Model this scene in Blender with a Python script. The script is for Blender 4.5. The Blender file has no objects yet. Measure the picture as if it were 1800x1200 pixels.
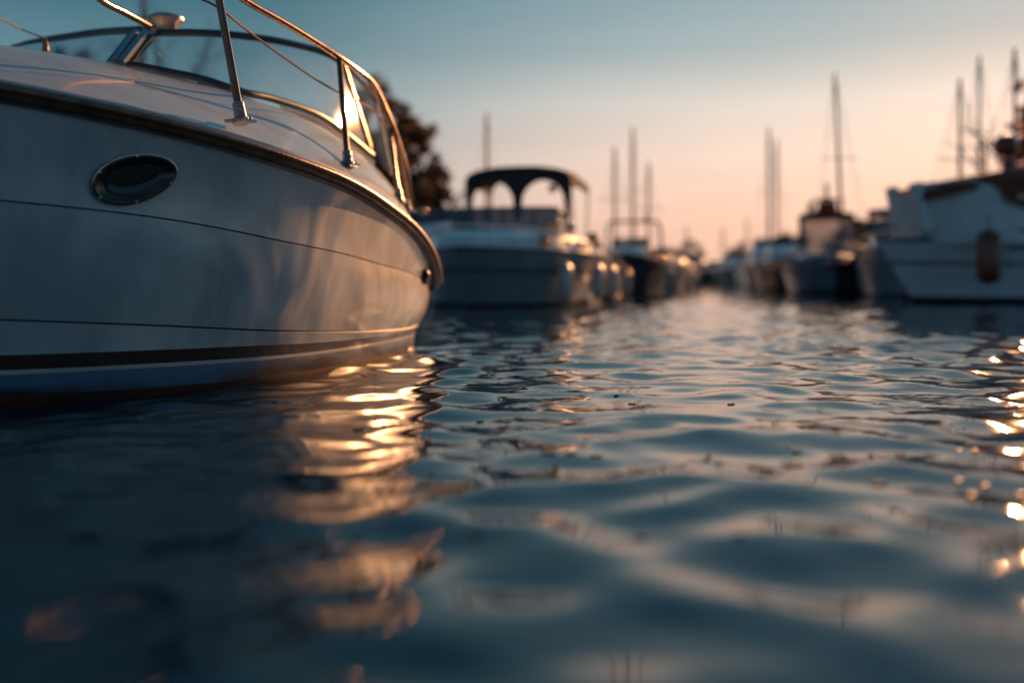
import bpy, bmesh, math, random
import numpy as np
from mathutils import Vector, Matrix
random.seed(7); rng = np.random.default_rng(11)
sc = bpy.context.scene
COL = sc.collection
R = math.radians
CAM_H = 0.45

# ------------------------------------------------------------------ helpers
def tag(o, label=None, cat=None, group=None, kind=None):
    if label: o['label'] = label
    if cat: o['category'] = cat
    if group: o['group'] = group
    if kind: o['kind'] = kind
    return o

def empty(name, loc=(0, 0, 0), rz=0.0):
    o = bpy.data.objects.new(name, None)
    o.empty_display_size = 0.2
    o.location = loc; o.rotation_euler = (0, 0, rz)
    COL.objects.link(o)
    return o

def obj(name, verts, faces, mat, parent=None, smooth=True, mats=None, fmat=None, sharp=None):
    me = bpy.data.meshes.new(name)
    me.from_pydata([tuple(v) for v in verts], [], faces)
    me.update()
    for m in (mats or [mat]): me.materials.append(m)
    if fmat is not None: me.polygons.foreach_set('material_index', fmat)
    bm = bmesh.new(); bm.from_mesh(me)
    bmesh.ops.remove_doubles(bm, verts=bm.verts, dist=1e-5)
    bmesh.ops.recalc_face_normals(bm, faces=bm.faces)
    bm.to_mesh(me); bm.free()
    if smooth:
        me.polygons.foreach_set('use_smooth', [True] * len(me.polygons))
        me.set_sharp_from_angle(angle=R(sharp if sharp else 38))
    o = bpy.data.objects.new(name, me)
    COL.objects.link(o)
    if parent: o.parent = parent
    return o

class MB:
    """collects shapes into one mesh"""
    def __init__(s): s.v = []; s.f = []; s.fm = []
    def add(s, v, f, m=0):
        n = len(s.v); s.v += [tuple(p) for p in v]
        s.f += [tuple(i + n for i in q) for q in f]; s.fm += [m] * len(f)
        return s
    def grid(s, rows, m=0, closed=False):
        nr = len(rows); nc = len(rows[0]); v = [p for r in rows for p in r]; f = []
        for i in range(nr - 1):
            for j in range(nc - (0 if closed else 1)):
                k = (j + 1) % nc
                f.append((i * nc + j, i * nc + k, (i + 1) * nc + k, (i + 1) * nc + j))
        return s.add(v, f, m)
    def tube(s, pts, r, n=10, m=0, cap=True, closed=False):
        pts = [Vector(p) for p in pts]; N = len(pts)
        rs = r if isinstance(r, (list, tuple)) else [r] * N
        rows = []; up = None
        for i, p in enumerate(pts):
            if closed: t = (pts[(i + 1) % N] - pts[i - 1])
            else: t = pts[min(i + 1, N - 1)] - pts[max(i - 1, 0)]
            t = t.normalized()
            if up is None:
                a = Vector((0, 0, 1)) if abs(t.z) < .9 else Vector((1, 0, 0))
                up = (a - t * a.dot(t)).normalized()
            else: up = (up - t * up.dot(t)).normalized()
            b = t.cross(up)
            rows.append([p + (up * math.cos(2 * math.pi * k / n) + b * math.sin(2 * math.pi * k / n)) * rs[i] for k in range(n)])
        if closed: rows.append(rows[0])
        s.grid(rows, m, closed=True)
        if cap and not closed:
            s.add(rows[0], [tuple(range(n))], m); s.add(rows[-1], [tuple(reversed(range(n)))], m)
        return s
    def box(s, c, d, m=0, rz=0, top=1.0):
        cx, cy, cz = c; dx, dy, dz = [q / 2 for q in d]; v = []
        for z, k in ((-dz, 1), (dz, top)):
            for x, y in ((-dx, -dy), (dx, -dy), (dx, dy), (-dx, dy)):
                X, Y = x * k, y * k
                v.append((cx + X * math.cos(rz) - Y * math.sin(rz), cy + X * math.sin(rz) + Y * math.cos(rz), cz + z))
        return s.add(v, [(3, 2, 1, 0), (4, 5, 6, 7), (0, 1, 5, 4), (1, 2, 6, 5), (2, 3, 7, 6), (3, 0, 4, 7)], m)
    def lathe(s, c, prof, n=20, m=0, axis=None):
        rows = [[(r_ * math.cos(2 * math.pi * k / n), r_ * math.sin(2 * math.pi * k / n), z) for k in range(n)] for r_, z in prof]
        q = Vector((0, 0, 1)).rotation_difference(Vector(axis)) if axis else None
        rows = [[(q @ Vector(p) if q else Vector(p)) + Vector(c) for p in r_] for r_ in rows]
        return s.grid(rows, m, closed=True)
    def build(s, name, mat, parent=None, smooth=True, mats=None, sharp=None):
        return obj(name, s.v, s.f, mat, parent, smooth, mats, s.fm if mats else None, sharp)

def spline(pts, n):
    """Catmull-Rom through pts (any dimension), n samples in all"""
    P = np.array(pts, float); N = len(P)
    E = np.vstack([2 * P[0] - P[1], P, 2 * P[-1] - P[-2]])
    out = []
    for u in np.linspace(0, N - 1, n):
        i = min(int(u), N - 2); t = u - i
        a, b, c, d = E[i], E[i + 1], E[i + 2], E[i + 3]
        out.append(.5 * ((2 * b) + (-a + c) * t + (2 * a - 5 * b + 4 * c - d) * t * t + (-a + 3 * b - 3 * c + d) * t ** 3))
    return [Vector(p) for p in out]

def cubic(xs, ys):
    """natural cubic spline, linear beyond its ends"""
    xs = np.array(xs, float); ys = np.array(ys, float); n = len(xs); h = np.diff(xs)
    A = np.eye(n); b = np.zeros(n)
    for i in range(1, n - 1):
        A[i, i - 1], A[i, i], A[i, i + 1] = h[i - 1], 2 * (h[i - 1] + h[i]), h[i]
        b[i] = 6 * ((ys[i + 1] - ys[i]) / h[i] - (ys[i] - ys[i - 1]) / h[i - 1])
    M = np.linalg.solve(A, b)
    def f(x):
        if x <= xs[0]:
            return ys[0] + (x - xs[0]) * ((ys[1] - ys[0]) / h[0] - h[0] * M[1] / 6)
        if x >= xs[-1]:
            return ys[-1] + (x - xs[-1]) * ((ys[-1] - ys[-2]) / h[-1] + h[-1] * M[-2] / 6)
        i = int(np.searchsorted(xs, x)) - 1; i = max(0, min(i, n - 2)); t0 = xs[i + 1] - x; t1 = x - xs[i]
        return (M[i] * t0 ** 3 + M[i + 1] * t1 ** 3) / (6 * h[i]) + (ys[i] / h[i] - M[i] * h[i] / 6) * t0 + (ys[i + 1] / h[i] - M[i + 1] * h[i] / 6) * t1
    return f

def W(px, py, Y):
    """a measured point: bearing read off the photograph, distance Y chosen for the real thing"""
    return Vector(((px - 900) / 1750 * Y, Y, CAM_H + (488 - py) / 1750 * Y))

# ------------------------------------------------------------------ materials
def nodes(name):
    m = bpy.data.materials.new(name); m.use_nodes = True
    nt = m.node_tree; b = nt.nodes['Principled BSDF']
    return m, nt, b

def mat(name, col, rough=.4, metal=0, coat=0, var=.12, vscale=3.0, bump=0, bscale=20, spec=.5, stretch=None):
    m, nt, b = nodes(name)
    b.inputs['Roughness'].default_value = rough; b.inputs['Metallic'].default_value = metal
    b.inputs['Coat Weight'].default_value = coat; b.inputs['Coat Roughness'].default_value = .08
    b.inputs['Specular IOR Level'].default_value = spec
    tc = nt.nodes.new('ShaderNodeTexCoord'); mp = nt.nodes.new('ShaderNodeMapping')
    nt.links.new(tc.outputs['Object'], mp.inputs[0])
    if stretch: mp.inputs['Scale'].default_value = stretch
    n = nt.nodes.new('ShaderNodeTexNoise'); n.inputs['Scale'].default_value = vscale; n.inputs['Detail'].default_value = 6
    nt.links.new(mp.outputs[0], n.inputs['Vector'])
    r = nt.nodes.new('ShaderNodeValToRGB')
    r.color_ramp.elements[0].position = .35; r.color_ramp.elements[1].position = .65
    r.color_ramp.elements[0].color = [c * (1 - var) for c in col] + [1]
    r.color_ramp.elements[1].color = [min(1, c * (1 + var)) for c in col] + [1]
    nt.links.new(n.outputs['Fac'], r.inputs[0]); nt.links.new(r.outputs[0], b.inputs['Base Color'])
    if bump:
        n2 = nt.nodes.new('ShaderNodeTexNoise'); n2.inputs['Scale'].default_value = bscale; n2.inputs['Detail'].default_value = 3
        nt.links.new(mp.outputs[0], n2.inputs['Vector'])
        bp = nt.nodes.new('ShaderNodeBump'); bp.inputs['Strength'].default_value = 1; bp.inputs['Distance'].default_value = bump
        nt.links.new(n2.outputs['Fac'], bp.inputs['Height']); nt.links.new(bp.outputs[0], b.inputs['Normal'])
    return m

def glass_mat(name, tint=(.9, .93, .95), refl=.9, dark=0.0):
    m, nt, b = nodes(name); nt.nodes.remove(b)
    out = nt.nodes['Material Output']
    tr = nt.nodes.new('ShaderNodeBsdfTransparent'); tr.inputs[0].default_value = (*tint, 1)
    gl = nt.nodes.new('ShaderNodeBsdfGlossy'); gl.inputs['Roughness'].default_value = .04
    gl.inputs['Color'].default_value = (refl, refl, refl, 1)
    lw = nt.nodes.new('ShaderNodeLayerWeight'); lw.inputs[0].default_value = .5
    pw = nt.nodes.new('ShaderNodeMath'); pw.operation = 'POWER'; pw.inputs[1].default_value = 4; nt.links.new(lw.outputs['Facing'], pw.inputs[0])
    fr = nt.nodes.new('ShaderNodeMath'); fr.operation = 'MULTIPLY_ADD'; fr.inputs[1].default_value = .5; fr.inputs[2].default_value = .08; fr.use_clamp = True; nt.links.new(pw.outputs[0], fr.inputs[0])
    mx = nt.nodes.new('ShaderNodeMixShader')
    nt.links.new(fr.outputs[0], mx.inputs[0]); nt.links.new(tr.outputs[0], mx.inputs[1]); nt.links.new(gl.outputs[0], mx.inputs[2])
    last = mx
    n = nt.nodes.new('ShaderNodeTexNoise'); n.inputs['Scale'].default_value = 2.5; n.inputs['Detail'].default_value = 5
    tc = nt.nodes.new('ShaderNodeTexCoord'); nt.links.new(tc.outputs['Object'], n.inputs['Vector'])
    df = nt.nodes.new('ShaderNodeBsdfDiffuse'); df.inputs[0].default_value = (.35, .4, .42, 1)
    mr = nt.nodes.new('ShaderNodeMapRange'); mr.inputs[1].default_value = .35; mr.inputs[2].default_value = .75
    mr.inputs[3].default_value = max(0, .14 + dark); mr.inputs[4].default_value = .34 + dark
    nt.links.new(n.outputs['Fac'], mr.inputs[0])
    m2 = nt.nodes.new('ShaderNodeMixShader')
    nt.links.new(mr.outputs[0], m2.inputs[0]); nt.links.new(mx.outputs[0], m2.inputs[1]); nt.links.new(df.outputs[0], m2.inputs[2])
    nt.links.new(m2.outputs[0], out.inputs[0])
    return m

def hull_mat():
    """glossy weathered gelcoat of the near boat: streaks, specks, slight waviness, sky-reflection mottling painted in"""
    m, nt, b = nodes('weathered_sky_mottled_gelcoat'); L = nt.links.new
    tc = nt.nodes.new('ShaderNodeTexCoord')
    b.inputs['Roughness'].default_value = .34; b.inputs['Coat Weight'].default_value = .9; b.inputs['Coat IOR'].default_value = 1.6; b.inputs['Coat Roughness'].default_value = .09
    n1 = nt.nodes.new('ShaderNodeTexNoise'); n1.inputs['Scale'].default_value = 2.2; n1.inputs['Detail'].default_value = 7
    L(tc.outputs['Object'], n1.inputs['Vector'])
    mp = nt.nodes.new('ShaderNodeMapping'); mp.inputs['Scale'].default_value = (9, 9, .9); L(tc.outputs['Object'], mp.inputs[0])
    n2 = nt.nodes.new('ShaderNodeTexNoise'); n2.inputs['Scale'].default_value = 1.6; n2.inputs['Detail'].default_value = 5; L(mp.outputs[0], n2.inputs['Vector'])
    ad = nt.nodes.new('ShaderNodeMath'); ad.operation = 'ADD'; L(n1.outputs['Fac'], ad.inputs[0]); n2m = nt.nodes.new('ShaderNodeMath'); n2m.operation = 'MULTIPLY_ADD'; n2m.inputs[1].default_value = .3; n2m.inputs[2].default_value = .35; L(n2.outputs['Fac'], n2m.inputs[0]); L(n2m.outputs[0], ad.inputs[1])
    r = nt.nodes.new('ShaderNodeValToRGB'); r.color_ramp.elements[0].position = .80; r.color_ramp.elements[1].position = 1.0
    r.color_ramp.elements[0].color = (.36, .40, .43, 1); r.color_ramp.elements[1].color = (.52, .56, .585, 1)  # broad blotches in the base colour stand in for mottled sky reflections
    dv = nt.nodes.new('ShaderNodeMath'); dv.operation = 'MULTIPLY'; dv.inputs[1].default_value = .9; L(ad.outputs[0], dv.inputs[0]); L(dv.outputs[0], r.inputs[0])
    # specks, denser near the waterline
    vo = nt.nodes.new('ShaderNodeTexVoronoi'); vo.inputs['Scale'].default_value = 34; L(tc.outputs['Object'], vo.inputs['Vector'])
    n3 = nt.nodes.new('ShaderNodeTexNoise'); n3.inputs['Scale'].default_value = 6; L(tc.outputs['Object'], n3.inputs['Vector'])
    sep = nt.nodes.new('ShaderNodeSeparateXYZ'); L(tc.outputs['Object'], sep.inputs[0])
    lo = nt.nodes.new('ShaderNodeMapRange'); lo.inputs[1].default_value = .75; lo.inputs[2].default_value = .15
    lo.inputs[3].default_value = .02; lo.inputs[4].default_value = .15; L(sep.outputs[2], lo.inputs[0])
    mu = nt.nodes.new('ShaderNodeMath'); mu.operation = 'MULTIPLY'; L(lo.outputs[0], mu.inputs[0]); L(n3.outputs['Fac'], mu.inputs[1])
    lt = nt.nodes.new('ShaderNodeMath'); lt.operation = 'LESS_THAN'; L(vo.outputs['Distance'], lt.inputs[0]); L(mu.outputs[0], lt.inputs[1])
    mc = nt.nodes.new('ShaderNodeMixRGB'); mc.inputs[2].default_value = (.07, .045, .03, 1)
    # fine run-off streaks and scuffs
    ms = nt.nodes.new('ShaderNodeMapping'); ms.inputs['Scale'].default_value = (26, 26, 1.6); L(tc.outputs['Object'], ms.inputs[0])
    ns = nt.nodes.new('ShaderNodeTexNoise'); ns.inputs['Scale'].default_value = 1.3; ns.inputs['Detail'].default_value = 4; L(ms.outputs[0], ns.inputs['Vector'])
    rs_ = nt.nodes.new('ShaderNodeMapRange'); rs_.inputs[1].default_value = .58; rs_.inputs[2].default_value = .74; rs_.inputs[4].default_value = .28; L(ns.outputs['Fac'], rs_.inputs[0])
    mk = nt.nodes.new('ShaderNodeTexNoise'); mk.inputs['Scale'].default_value = 2.4; L(tc.outputs['Object'], mk.inputs['Vector'])
    mkr = nt.nodes.new('ShaderNodeMapRange'); mkr.inputs[1].default_value = .45; mkr.inputs[2].default_value = .62; L(mk.outputs['Fac'], mkr.inputs[0])
    mm = nt.nodes.new('ShaderNodeMath'); mm.operation = 'MULTIPLY'; L(rs_.outputs[0], mm.inputs[0]); L(mkr.outputs[0], mm.inputs[1])
    st = nt.nodes.new('ShaderNodeMixRGB'); st.inputs[2].default_value = (.16, .13, .10, 1); L(mm.outputs[0], st.inputs[0]); L(r.outputs[0], st.inputs[1])
    L(lt.outputs[0], mc.inputs[0]); L(st.outputs[0], mc.inputs[1]); L(mc.outputs[0], b.inputs['Base Color'])
    # waviness of the moulded skin, slightly uneven polish
    n4 = nt.nodes.new('ShaderNodeTexNoise'); n4.inputs['Scale'].default_value = 1.7; n4.inputs['Detail'].default_value = 1.5; n4.inputs['Distortion'].default_value = .7; L(tc.outputs['Object'], n4.inputs['Vector'])
    bp = nt.nodes.new('ShaderNodeBump'); bp.inputs['Strength'].default_value = 1; bp.inputs['Distance'].default_value = .050
    L(n4.outputs['Fac'], bp.inputs['Height']); L(bp.outputs[0], b.inputs['Normal']); L(bp.outputs[0], b.inputs['Coat Normal'])
    mr = nt.nodes.new('ShaderNodeMapRange'); mr.inputs[3].default_value = .07; mr.inputs[4].default_value = .26; L(n2.outputs['Fac'], mr.inputs[0]); L(mr.outputs[0], b.inputs['Coat Roughness'])
    return m

def boot_mat():
    """blue bottom paint with a ragged dark band of growth along the water"""
    m, nt, b = nodes('blue_boot_paint'); L = nt.links.new
    tc = nt.nodes.new('ShaderNodeTexCoord'); b.inputs['Roughness'].default_value = .35
    n1 = nt.nodes.new('ShaderNodeTexNoise'); n1.inputs['Scale'].default_value = 3; n1.inputs['Detail'].default_value = 4; n1.inputs['Roughness'].default_value = .55
    mg = nt.nodes.new('ShaderNodeMapping'); mg.inputs['Scale'].default_value = (.45, .45, 1.6); L(tc.outputs['Object'], mg.inputs[0]); L(mg.outputs[0], n1.inputs['Vector'])
    sep = nt.nodes.new('ShaderNodeSeparateXYZ'); L(tc.outputs['Object'], sep.inputs[0])
    z = nt.nodes.new('ShaderNodeMapRange'); z.inputs[1].default_value = .0; z.inputs[2].default_value = .12; z.inputs[3].default_value = .30; z.inputs[4].default_value = -.20
    L(sep.outputs[2], z.inputs[0])
    a = nt.nodes.new('ShaderNodeMath'); a.operation = 'ADD'; L(n1.outputs['Fac'], a.inputs[0]); L(z.outputs[0], a.inputs[1])
    r = nt.nodes.new('ShaderNodeValToRGB'); r.color_ramp.elements[0].position = .44; r.color_ramp.elements[1].position = .66
    r.color_ramp.elements[0].color = (.085, .17, .29, 1); r.color_ramp.elements[1].color = (.018, .009, .008, 1)
    L(a.outputs[0], r.inputs[0]); L(r.outputs[0], b.inputs['Base Color'])
    bp = nt.nodes.new('ShaderNodeBump'); bp.inputs['Distance'].default_value = .0003; n2 = nt.nodes.new('ShaderNodeTexNoise'); n2.inputs['Scale'].default_value = 60
    L(tc.outputs['Object'], n2.inputs['Vector']); L(n2.outputs['Fac'], bp.inputs['Height']); L(bp.outputs[0], b.inputs['Normal'])
    return m

def water_mat():
    m, nt, b = nodes('harbour_water'); L = nt.links.new
    b.inputs['Base Color'].default_value = (.003, .020, .046, 1)
    b.inputs['Roughness'].default_value = .03; b.inputs['IOR'].default_value = 1.333
    tc = nt.nodes.new('ShaderNodeTexCoord')
    mp = nt.nodes.new('ShaderNodeMapping'); mp.inputs['Scale'].default_value = (1.0, 1.9, 1); L(tc.outputs['Object'], mp.inputs[0])
    n1 = nt.nodes.new('ShaderNodeTexNoise'); n1.inputs['Scale'].default_value = 5.0; n1.inputs['Detail'].default_value = 3; n1.inputs['Distortion'].default_value = .4
    L(mp.outputs[0], n1.inputs['Vector'])
    n2 = nt.nodes.new('ShaderNodeTexNoise'); n2.inputs['Scale'].default_value = .9; n2.inputs['Detail'].default_value = 2; L(tc.outputs['Object'], n2.inputs['Vector'])
    mr = nt.nodes.new('ShaderNodeMapRange'); mr.inputs[1].default_value = .5; mr.inputs[2].default_value = .72; mr.inputs[3].default_value = .26; mr.inputs[4].default_value = 1.0
    L(n2.outputs['Fac'], mr.inputs[0])
    bp = nt.nodes.new('ShaderNodeBump'); bp.inputs['Distance'].default_value = .007; L(mr.outputs[0], bp.inputs['Strength'])
    L(n1.outputs['Fac'], bp.inputs['Height']); L(bp.outputs[0], b.inputs['Normal'])
    return m

M = dict(
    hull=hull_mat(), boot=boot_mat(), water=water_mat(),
    brown=mat('dark_brown_stripe', (.05, .017, .012), .28, coat=.5, bump=.001, bscale=40),
    stripe=mat('white_stripe', (.5, .49, .46), .3, coat=.4),
    antifoul=mat('dark_red_antifouling', (.045, .008, .006), .75, var=.4, vscale=3, bump=.0005),
    groove=mat('dark_seam', (.03, .022, .018), .5, var=.3, vscale=30),
    rail_rubber=mat('bronze_rub_rail', (.20, .115, .075), .30, metal=.55, var=.35, vscale=14, bump=.0015, bscale=60),
    copper=mat('polished_copper', (.75, .42, .22), .12, metal=1, var=.05),
    debris=mat('wet_leaf_litter', (.03, .02, .015), .5),
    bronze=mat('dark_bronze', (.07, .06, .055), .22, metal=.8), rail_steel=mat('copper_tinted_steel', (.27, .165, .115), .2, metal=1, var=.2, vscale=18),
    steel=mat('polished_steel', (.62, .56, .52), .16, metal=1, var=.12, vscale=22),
    steel_dull=mat('dull_steel', (.34, .33, .33), .35, metal=.9, var=.15, vscale=20),
    deck=mat('deck_gelcoat', (.42, .475, .50), .30, coat=.5, var=.10, vscale=4, bump=.002, bscale=6),
    frame=mat('dark_window_frame', (.045, .06, .07), .32, metal=.3),
    frame_light=mat('blue_grey_frame', (.16, .22, .25), .3, metal=.4),
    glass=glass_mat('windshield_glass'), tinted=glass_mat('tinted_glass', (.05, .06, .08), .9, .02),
    black=mat('black_plastic', (.012, .012, .013), .4), grille=mat('dark_grille', (.015, .012, .012), .35, bump=.004, bscale=140),
    rope=mat('tan_rope', (.22, .10, .06), .8, bump=.002, bscale=200),
    white=mat('white_boat_paint', (.68, .71, .72), .28, coat=.6, var=.08), grey=mat('grey_boat_paint', (.20, .235, .26), .3, coat=.5, var=.12),
    navy=mat('navy_boat_paint', (.022, .04, .07), .25, coat=.6), teal=mat('blue_boat_paint', (.12, .22, .29), .3, coat=.5),
    canvas=mat('dark_canvas', (.03, .04, .05), .9, spec=.1, bump=.006, bscale=8), canvas_b=mat('blue_canvas', (.05, .10, .15), .75, bump=.006, bscale=8),
    canvas_r=mat('rust_canvas', (.24, .085, .045), .75, bump=.006, bscale=8), clear=glass_mat('clear_curtain', (.36, .33, .31), .8, .08),
    alu=mat('grey_mast', (.24, .27, .29), .5), red=mat('red_vinyl', (.35, .03, .02), .3, coat=.4), rust=mat('orange_brown_vinyl', (.18, .035, .01), .35, coat=.4),
    fender=mat('white_vinyl', (.5, .5, .48), .3, coat=.35), darkred=mat('dark_antifoul', (.03, .018, .018), .7),
    bark=mat('bark', (.05, .035, .027), .9, bump=.02, bscale=12), leaf=mat('autumn_leaves', (.11, .075, .05), .7, var=.6, vscale=1.2),
    leaf2=mat('green_leaves', (.06, .065, .045), .7, var=.5, vscale=1.2), earth=mat('bank_earth', (.07, .06, .045), .9, var=.4, bump=.1, bscale=2),
    stone=mat('quay_concrete', (.22, .21, .20), .85, var=.3, vscale=2, bump=.01))

def translucent(m, col, fac):
    nt = m.node_tree; b = nt.nodes['Principled BSDF']; out = nt.nodes['Material Output']
    t = nt.nodes.new('ShaderNodeBsdfTranslucent'); t.inputs[0].default_value = (*col, 1)
    x = nt.nodes.new('ShaderNodeMixShader'); x.inputs[0].default_value = fac
    nt.links.new(b.outputs[0], x.inputs[1]); nt.links.new(t.outputs[0], x.inputs[2]); nt.links.new(x.outputs[0], out.inputs[0])
M['leaf_r'] = mat('rust_leaves', (.20, .07, .025), .7, var=.5, vscale=1.2)
translucent(M['leaf'], (.17, .125, .08), .5); translucent(M['leaf2'], (.09, .09, .04), .4); translucent(M['leaf_r'], (.60, .19, .05), .6)
translucent(M['canvas_r'], (.45, .15, .07), .45)
# ------------------------------------------------------------------ water: one sheet out to the horizon
WAVES = []
def build_water():
    az = np.concatenate([np.arange(-42, 42.001, .17), np.linspace(46, 314, 68)]) * math.pi / 180
    r1 = .12 * 1.0058 ** np.arange(0, 1110); r2 = r1[-1] * 1.06 ** np.arange(1, 68)
    r = np.concatenate([r1, r2]); na, nr = len(az), len(r)
    X = np.outer(r, np.sin(az)); Y = np.outer(r, np.cos(az))
    cell = np.outer(r, np.where(np.abs(az) < .75, .0058, .07)); cell[len(r1):] *= 10
    Z = np.zeros_like(X); DX = np.zeros_like(X); DY = np.zeros_like(X)
    N = 120
    lam = .11 * (1.7 / .11) ** rng.random(N)
    for i in range(N):
        l = lam[i]; k = 2 * math.pi / l
        th = math.pi / 2 + rng.normal(0, .85) + .12
        if rng.random() < .25: th = rng.random() * 2 * math.pi
        kx, ky = k * math.cos(th), k * math.sin(th)
        slope = .0182 * math.exp(-((math.log(l / .38)) ** 2) / (2 * .54 ** 2))
        a = slope / k; ph = rng.random() * 6.283
        w = np.clip((l / cell - 2.5) / 3.0, 0, 1)
        arg = kx * X + ky * Y + ph
        WAVES.append((kx, ky, a, ph))
        Z += w * a * np.sin(arg); q = w * a * 1.0 * np.cos(arg)
        DX += q * math.cos(th); DY += q * math.sin(th)
    # gusts: calmer and livelier patches
    g = 1 + .22 * np.sin(.55 * X + .8 * Y + 1) * np.sin(.9 * X - .37 * Y + 2.2)
    rr_ = np.hypot(X, Y); c_ = np.clip((rr_ - 5) / 22, 0, 1); calm = 1.08 - .50 * c_ * c_ * (3 - 2 * c_)
    Z *= g * calm
    V = np.stack([X + DX, Y + DY, Z], -1).reshape(-1, 3)
    centre = len(V); V = np.vstack([V, [[0, 0, 0]]])
    i = np.arange(nr - 1)[:, None] * na; j = np.arange(na)[None, :]; jn = (j + 1) % na
    q = np.stack([i + j, i + na + j, i + na + jn, i + jn], -1).reshape(-1, 4)
    tri = np.stack([np.full(na, centre), np.arange(na), (np.arange(na) + 1) % na], -1)
    me = bpy.data.meshes.new('water'); me.vertices.add(len(V)); me.vertices.foreach_set('co', V.astype(np.float32).ravel())
    loops = np.concatenate([q.ravel(), tri.ravel()]).astype(np.int32)
    me.loops.add(len(loops)); me.loops.foreach_set('vertex_index', loops)
    starts = np.concatenate([np.arange(len(q)) * 4, len(q) * 4 + np.arange(na) * 3]).astype(np.int32)
    me.polygons.add(len(starts)); me.polygons.foreach_set('loop_start', starts)
    me.update(calc_edges=True); me.validate()
    me.polygons.foreach_set('use_smooth', np.ones(len(me.polygons), bool))
    if me.polygons[10].normal.z < 0: me.flip_normals()
    me.materials.append(M['water'])
    o = bpy.data.objects.new('water', me); COL.objects.link(o); tag(o, kind='structure')
build_water()
def wave_z(x, y):
    return sum(a * math.sin(kx * x + ky * y + ph) for kx, ky, a, ph in WAVES) * 1.08 * (1 + .22 * math.sin(.55 * x + .8 * y + 1) * math.sin(.9 * x - .37 * y + 2.2))
def floating_bits():
    rd = random.Random(5); mb = MB()
    for k in range(60):
        if k < 52:
            cx, cy = rd.choice(((.15, 2.6), (.05, 2.3), (.55, 2.35), (.9, 2.6), (.1, 1.75), (1.1, 2.1), (-.3, 3.1)))
            x, y = cx + rd.gauss(0, .16), cy + rd.gauss(0, .05)
        else: x, y = rd.uniform(-1.0, 2.0), rd.uniform(1.5, 4.5)
        l, w_, a = rd.uniform(.004, .02), rd.uniform(.0015, .004), rd.gauss(0, .5)
        p = [(x + u * l * math.cos(a) - v * w_ * math.sin(a), y + u * l * math.sin(a) + v * w_ * math.cos(a)) for u, v in ((-1, 0), (0, -1), (1, 0), (0, 1))]
        z = wave_z(x, y) + .001
        top = [(q[0], q[1], z + .003) for q in p]; bot = [(q[0], q[1], z - .004) for q in p]
        mb.add(top + bot, [(0, 1, 2, 3), (0, 4, 5, 1), (1, 5, 6, 2), (2, 6, 7, 3), (3, 7, 4, 0)])
    tag(mb.build('floating_debris', M['debris'], smooth=False), kind='stuff')

floating_bits()
# ------------------------------------------------------------------ the near boat
# plan curve of the starboard waterline: heading of the side along its length
aS = [-3.3, -2, -1, -.5, 0, .5, 1, 1.5, 2, 2.5, 2.85, 3.0]
aV = [76, 66, 56, 40, 25, 16, 10.5, 7, 3.5, -2.5, -14, -34]
alpha = cubic(aS, aV)
DS = .01; SMIN, SMAX = -3.3, 3.0
def march():
    tab = {}
    for sgn in (1, -1):
        x, y, s = -1.08, 4.2, 0.0; tab[0] = (x, y)
        while SMIN - .001 < s < SMAX + .001:
            a = R(alpha(s + sgn * DS / 2)); x += sgn * DS * math.sin(a); y += sgn * DS * math.cos(a); s += sgn * DS
            tab[round(s / DS)] = (x, y)
    return tab
TAB = march()
def plan(s, off=0):
    x, y = TAB[round(s / DS)]; a = R(alpha(s))
    return x + off * math.cos(a), y - off * math.sin(a)
ks = [-3.3, -2, -1, -.5, 0, .5, 1, 1.5, 2, 2.5, 3.0]
ZL = {  # heights of the lines moulded and painted along the side, bow to stern
    'R': [1.30, 1.165, 1.057, .997, .937, .88, .80, .72, .60, .46, .37],
    'K1': [.86, .77, .705, .666, .609, .567, .523, .49, .452, .40, .345],
    'K2': [.46, .37, .305, .27, .23, .199, .175, .156, .142, .135, .13],
    'S1': [.24, .20, .185, .178, .165, .148, .137, .127, .117, .11, .107],
    'S2': [.16, .14, .132, .127, .117, .108, .102, .095, .088, .082, .08],
    'S3': [.142, .124, .117, .112, .102, .094, .089, .082, .076, .071, .069],
    'S4': [.04, .045, .045, .035, .03, .024, .02, .014, .01, .005, .0]}
ZF = {k: cubic(ks, v) for k, v in ZL.items()}
OFF = {'R': .165, 'K1': .108, 'K2': .04, 'S1': .024, 'S2': .016, 'S3': .014, 'S4': .006}
def offset_at(s, z):
    zs = [-.3, 0] + [ZF[k](s) for k in ('S4', 'S3', 'S2', 'S1', 'K2', 'K1', 'R')]
    os_ = [-.16, .0] + [OFF[k] for k in ('S4', 'S3', 'S2', 'S1', 'K2', 'K1', 'R')]
    return float(np.interp(z, zs, os_))
def hullpt(s, z, extra=0):
    x, y = plan(s, offset_at(s, z) + extra); return Vector((x, y, z))
AX0 = Vector((-3.73, 2.58, 0)); AXD = Vector((math.sin(R(25)), math.cos(R(25)), 0)); AXN = Vector((AXD.y, -AXD.x, 0))
def mirror(p):
    d = (p - AX0).dot(AXN); return p - AXN * 2 * d

near = empty('cabin_cruiser', (-2.0, 4.6, 0))
tag(near, 'large white cabin cruiser filling the left foreground with oval hull vent and copper glinting rails', 'motorboat')
NB = near
def nb(o):  # keep world coordinates of the children
    o.matrix_parent_inverse = near.matrix_world.inverted() if False else Matrix.Translation((2.0, -4.6, 0)); return o

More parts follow.
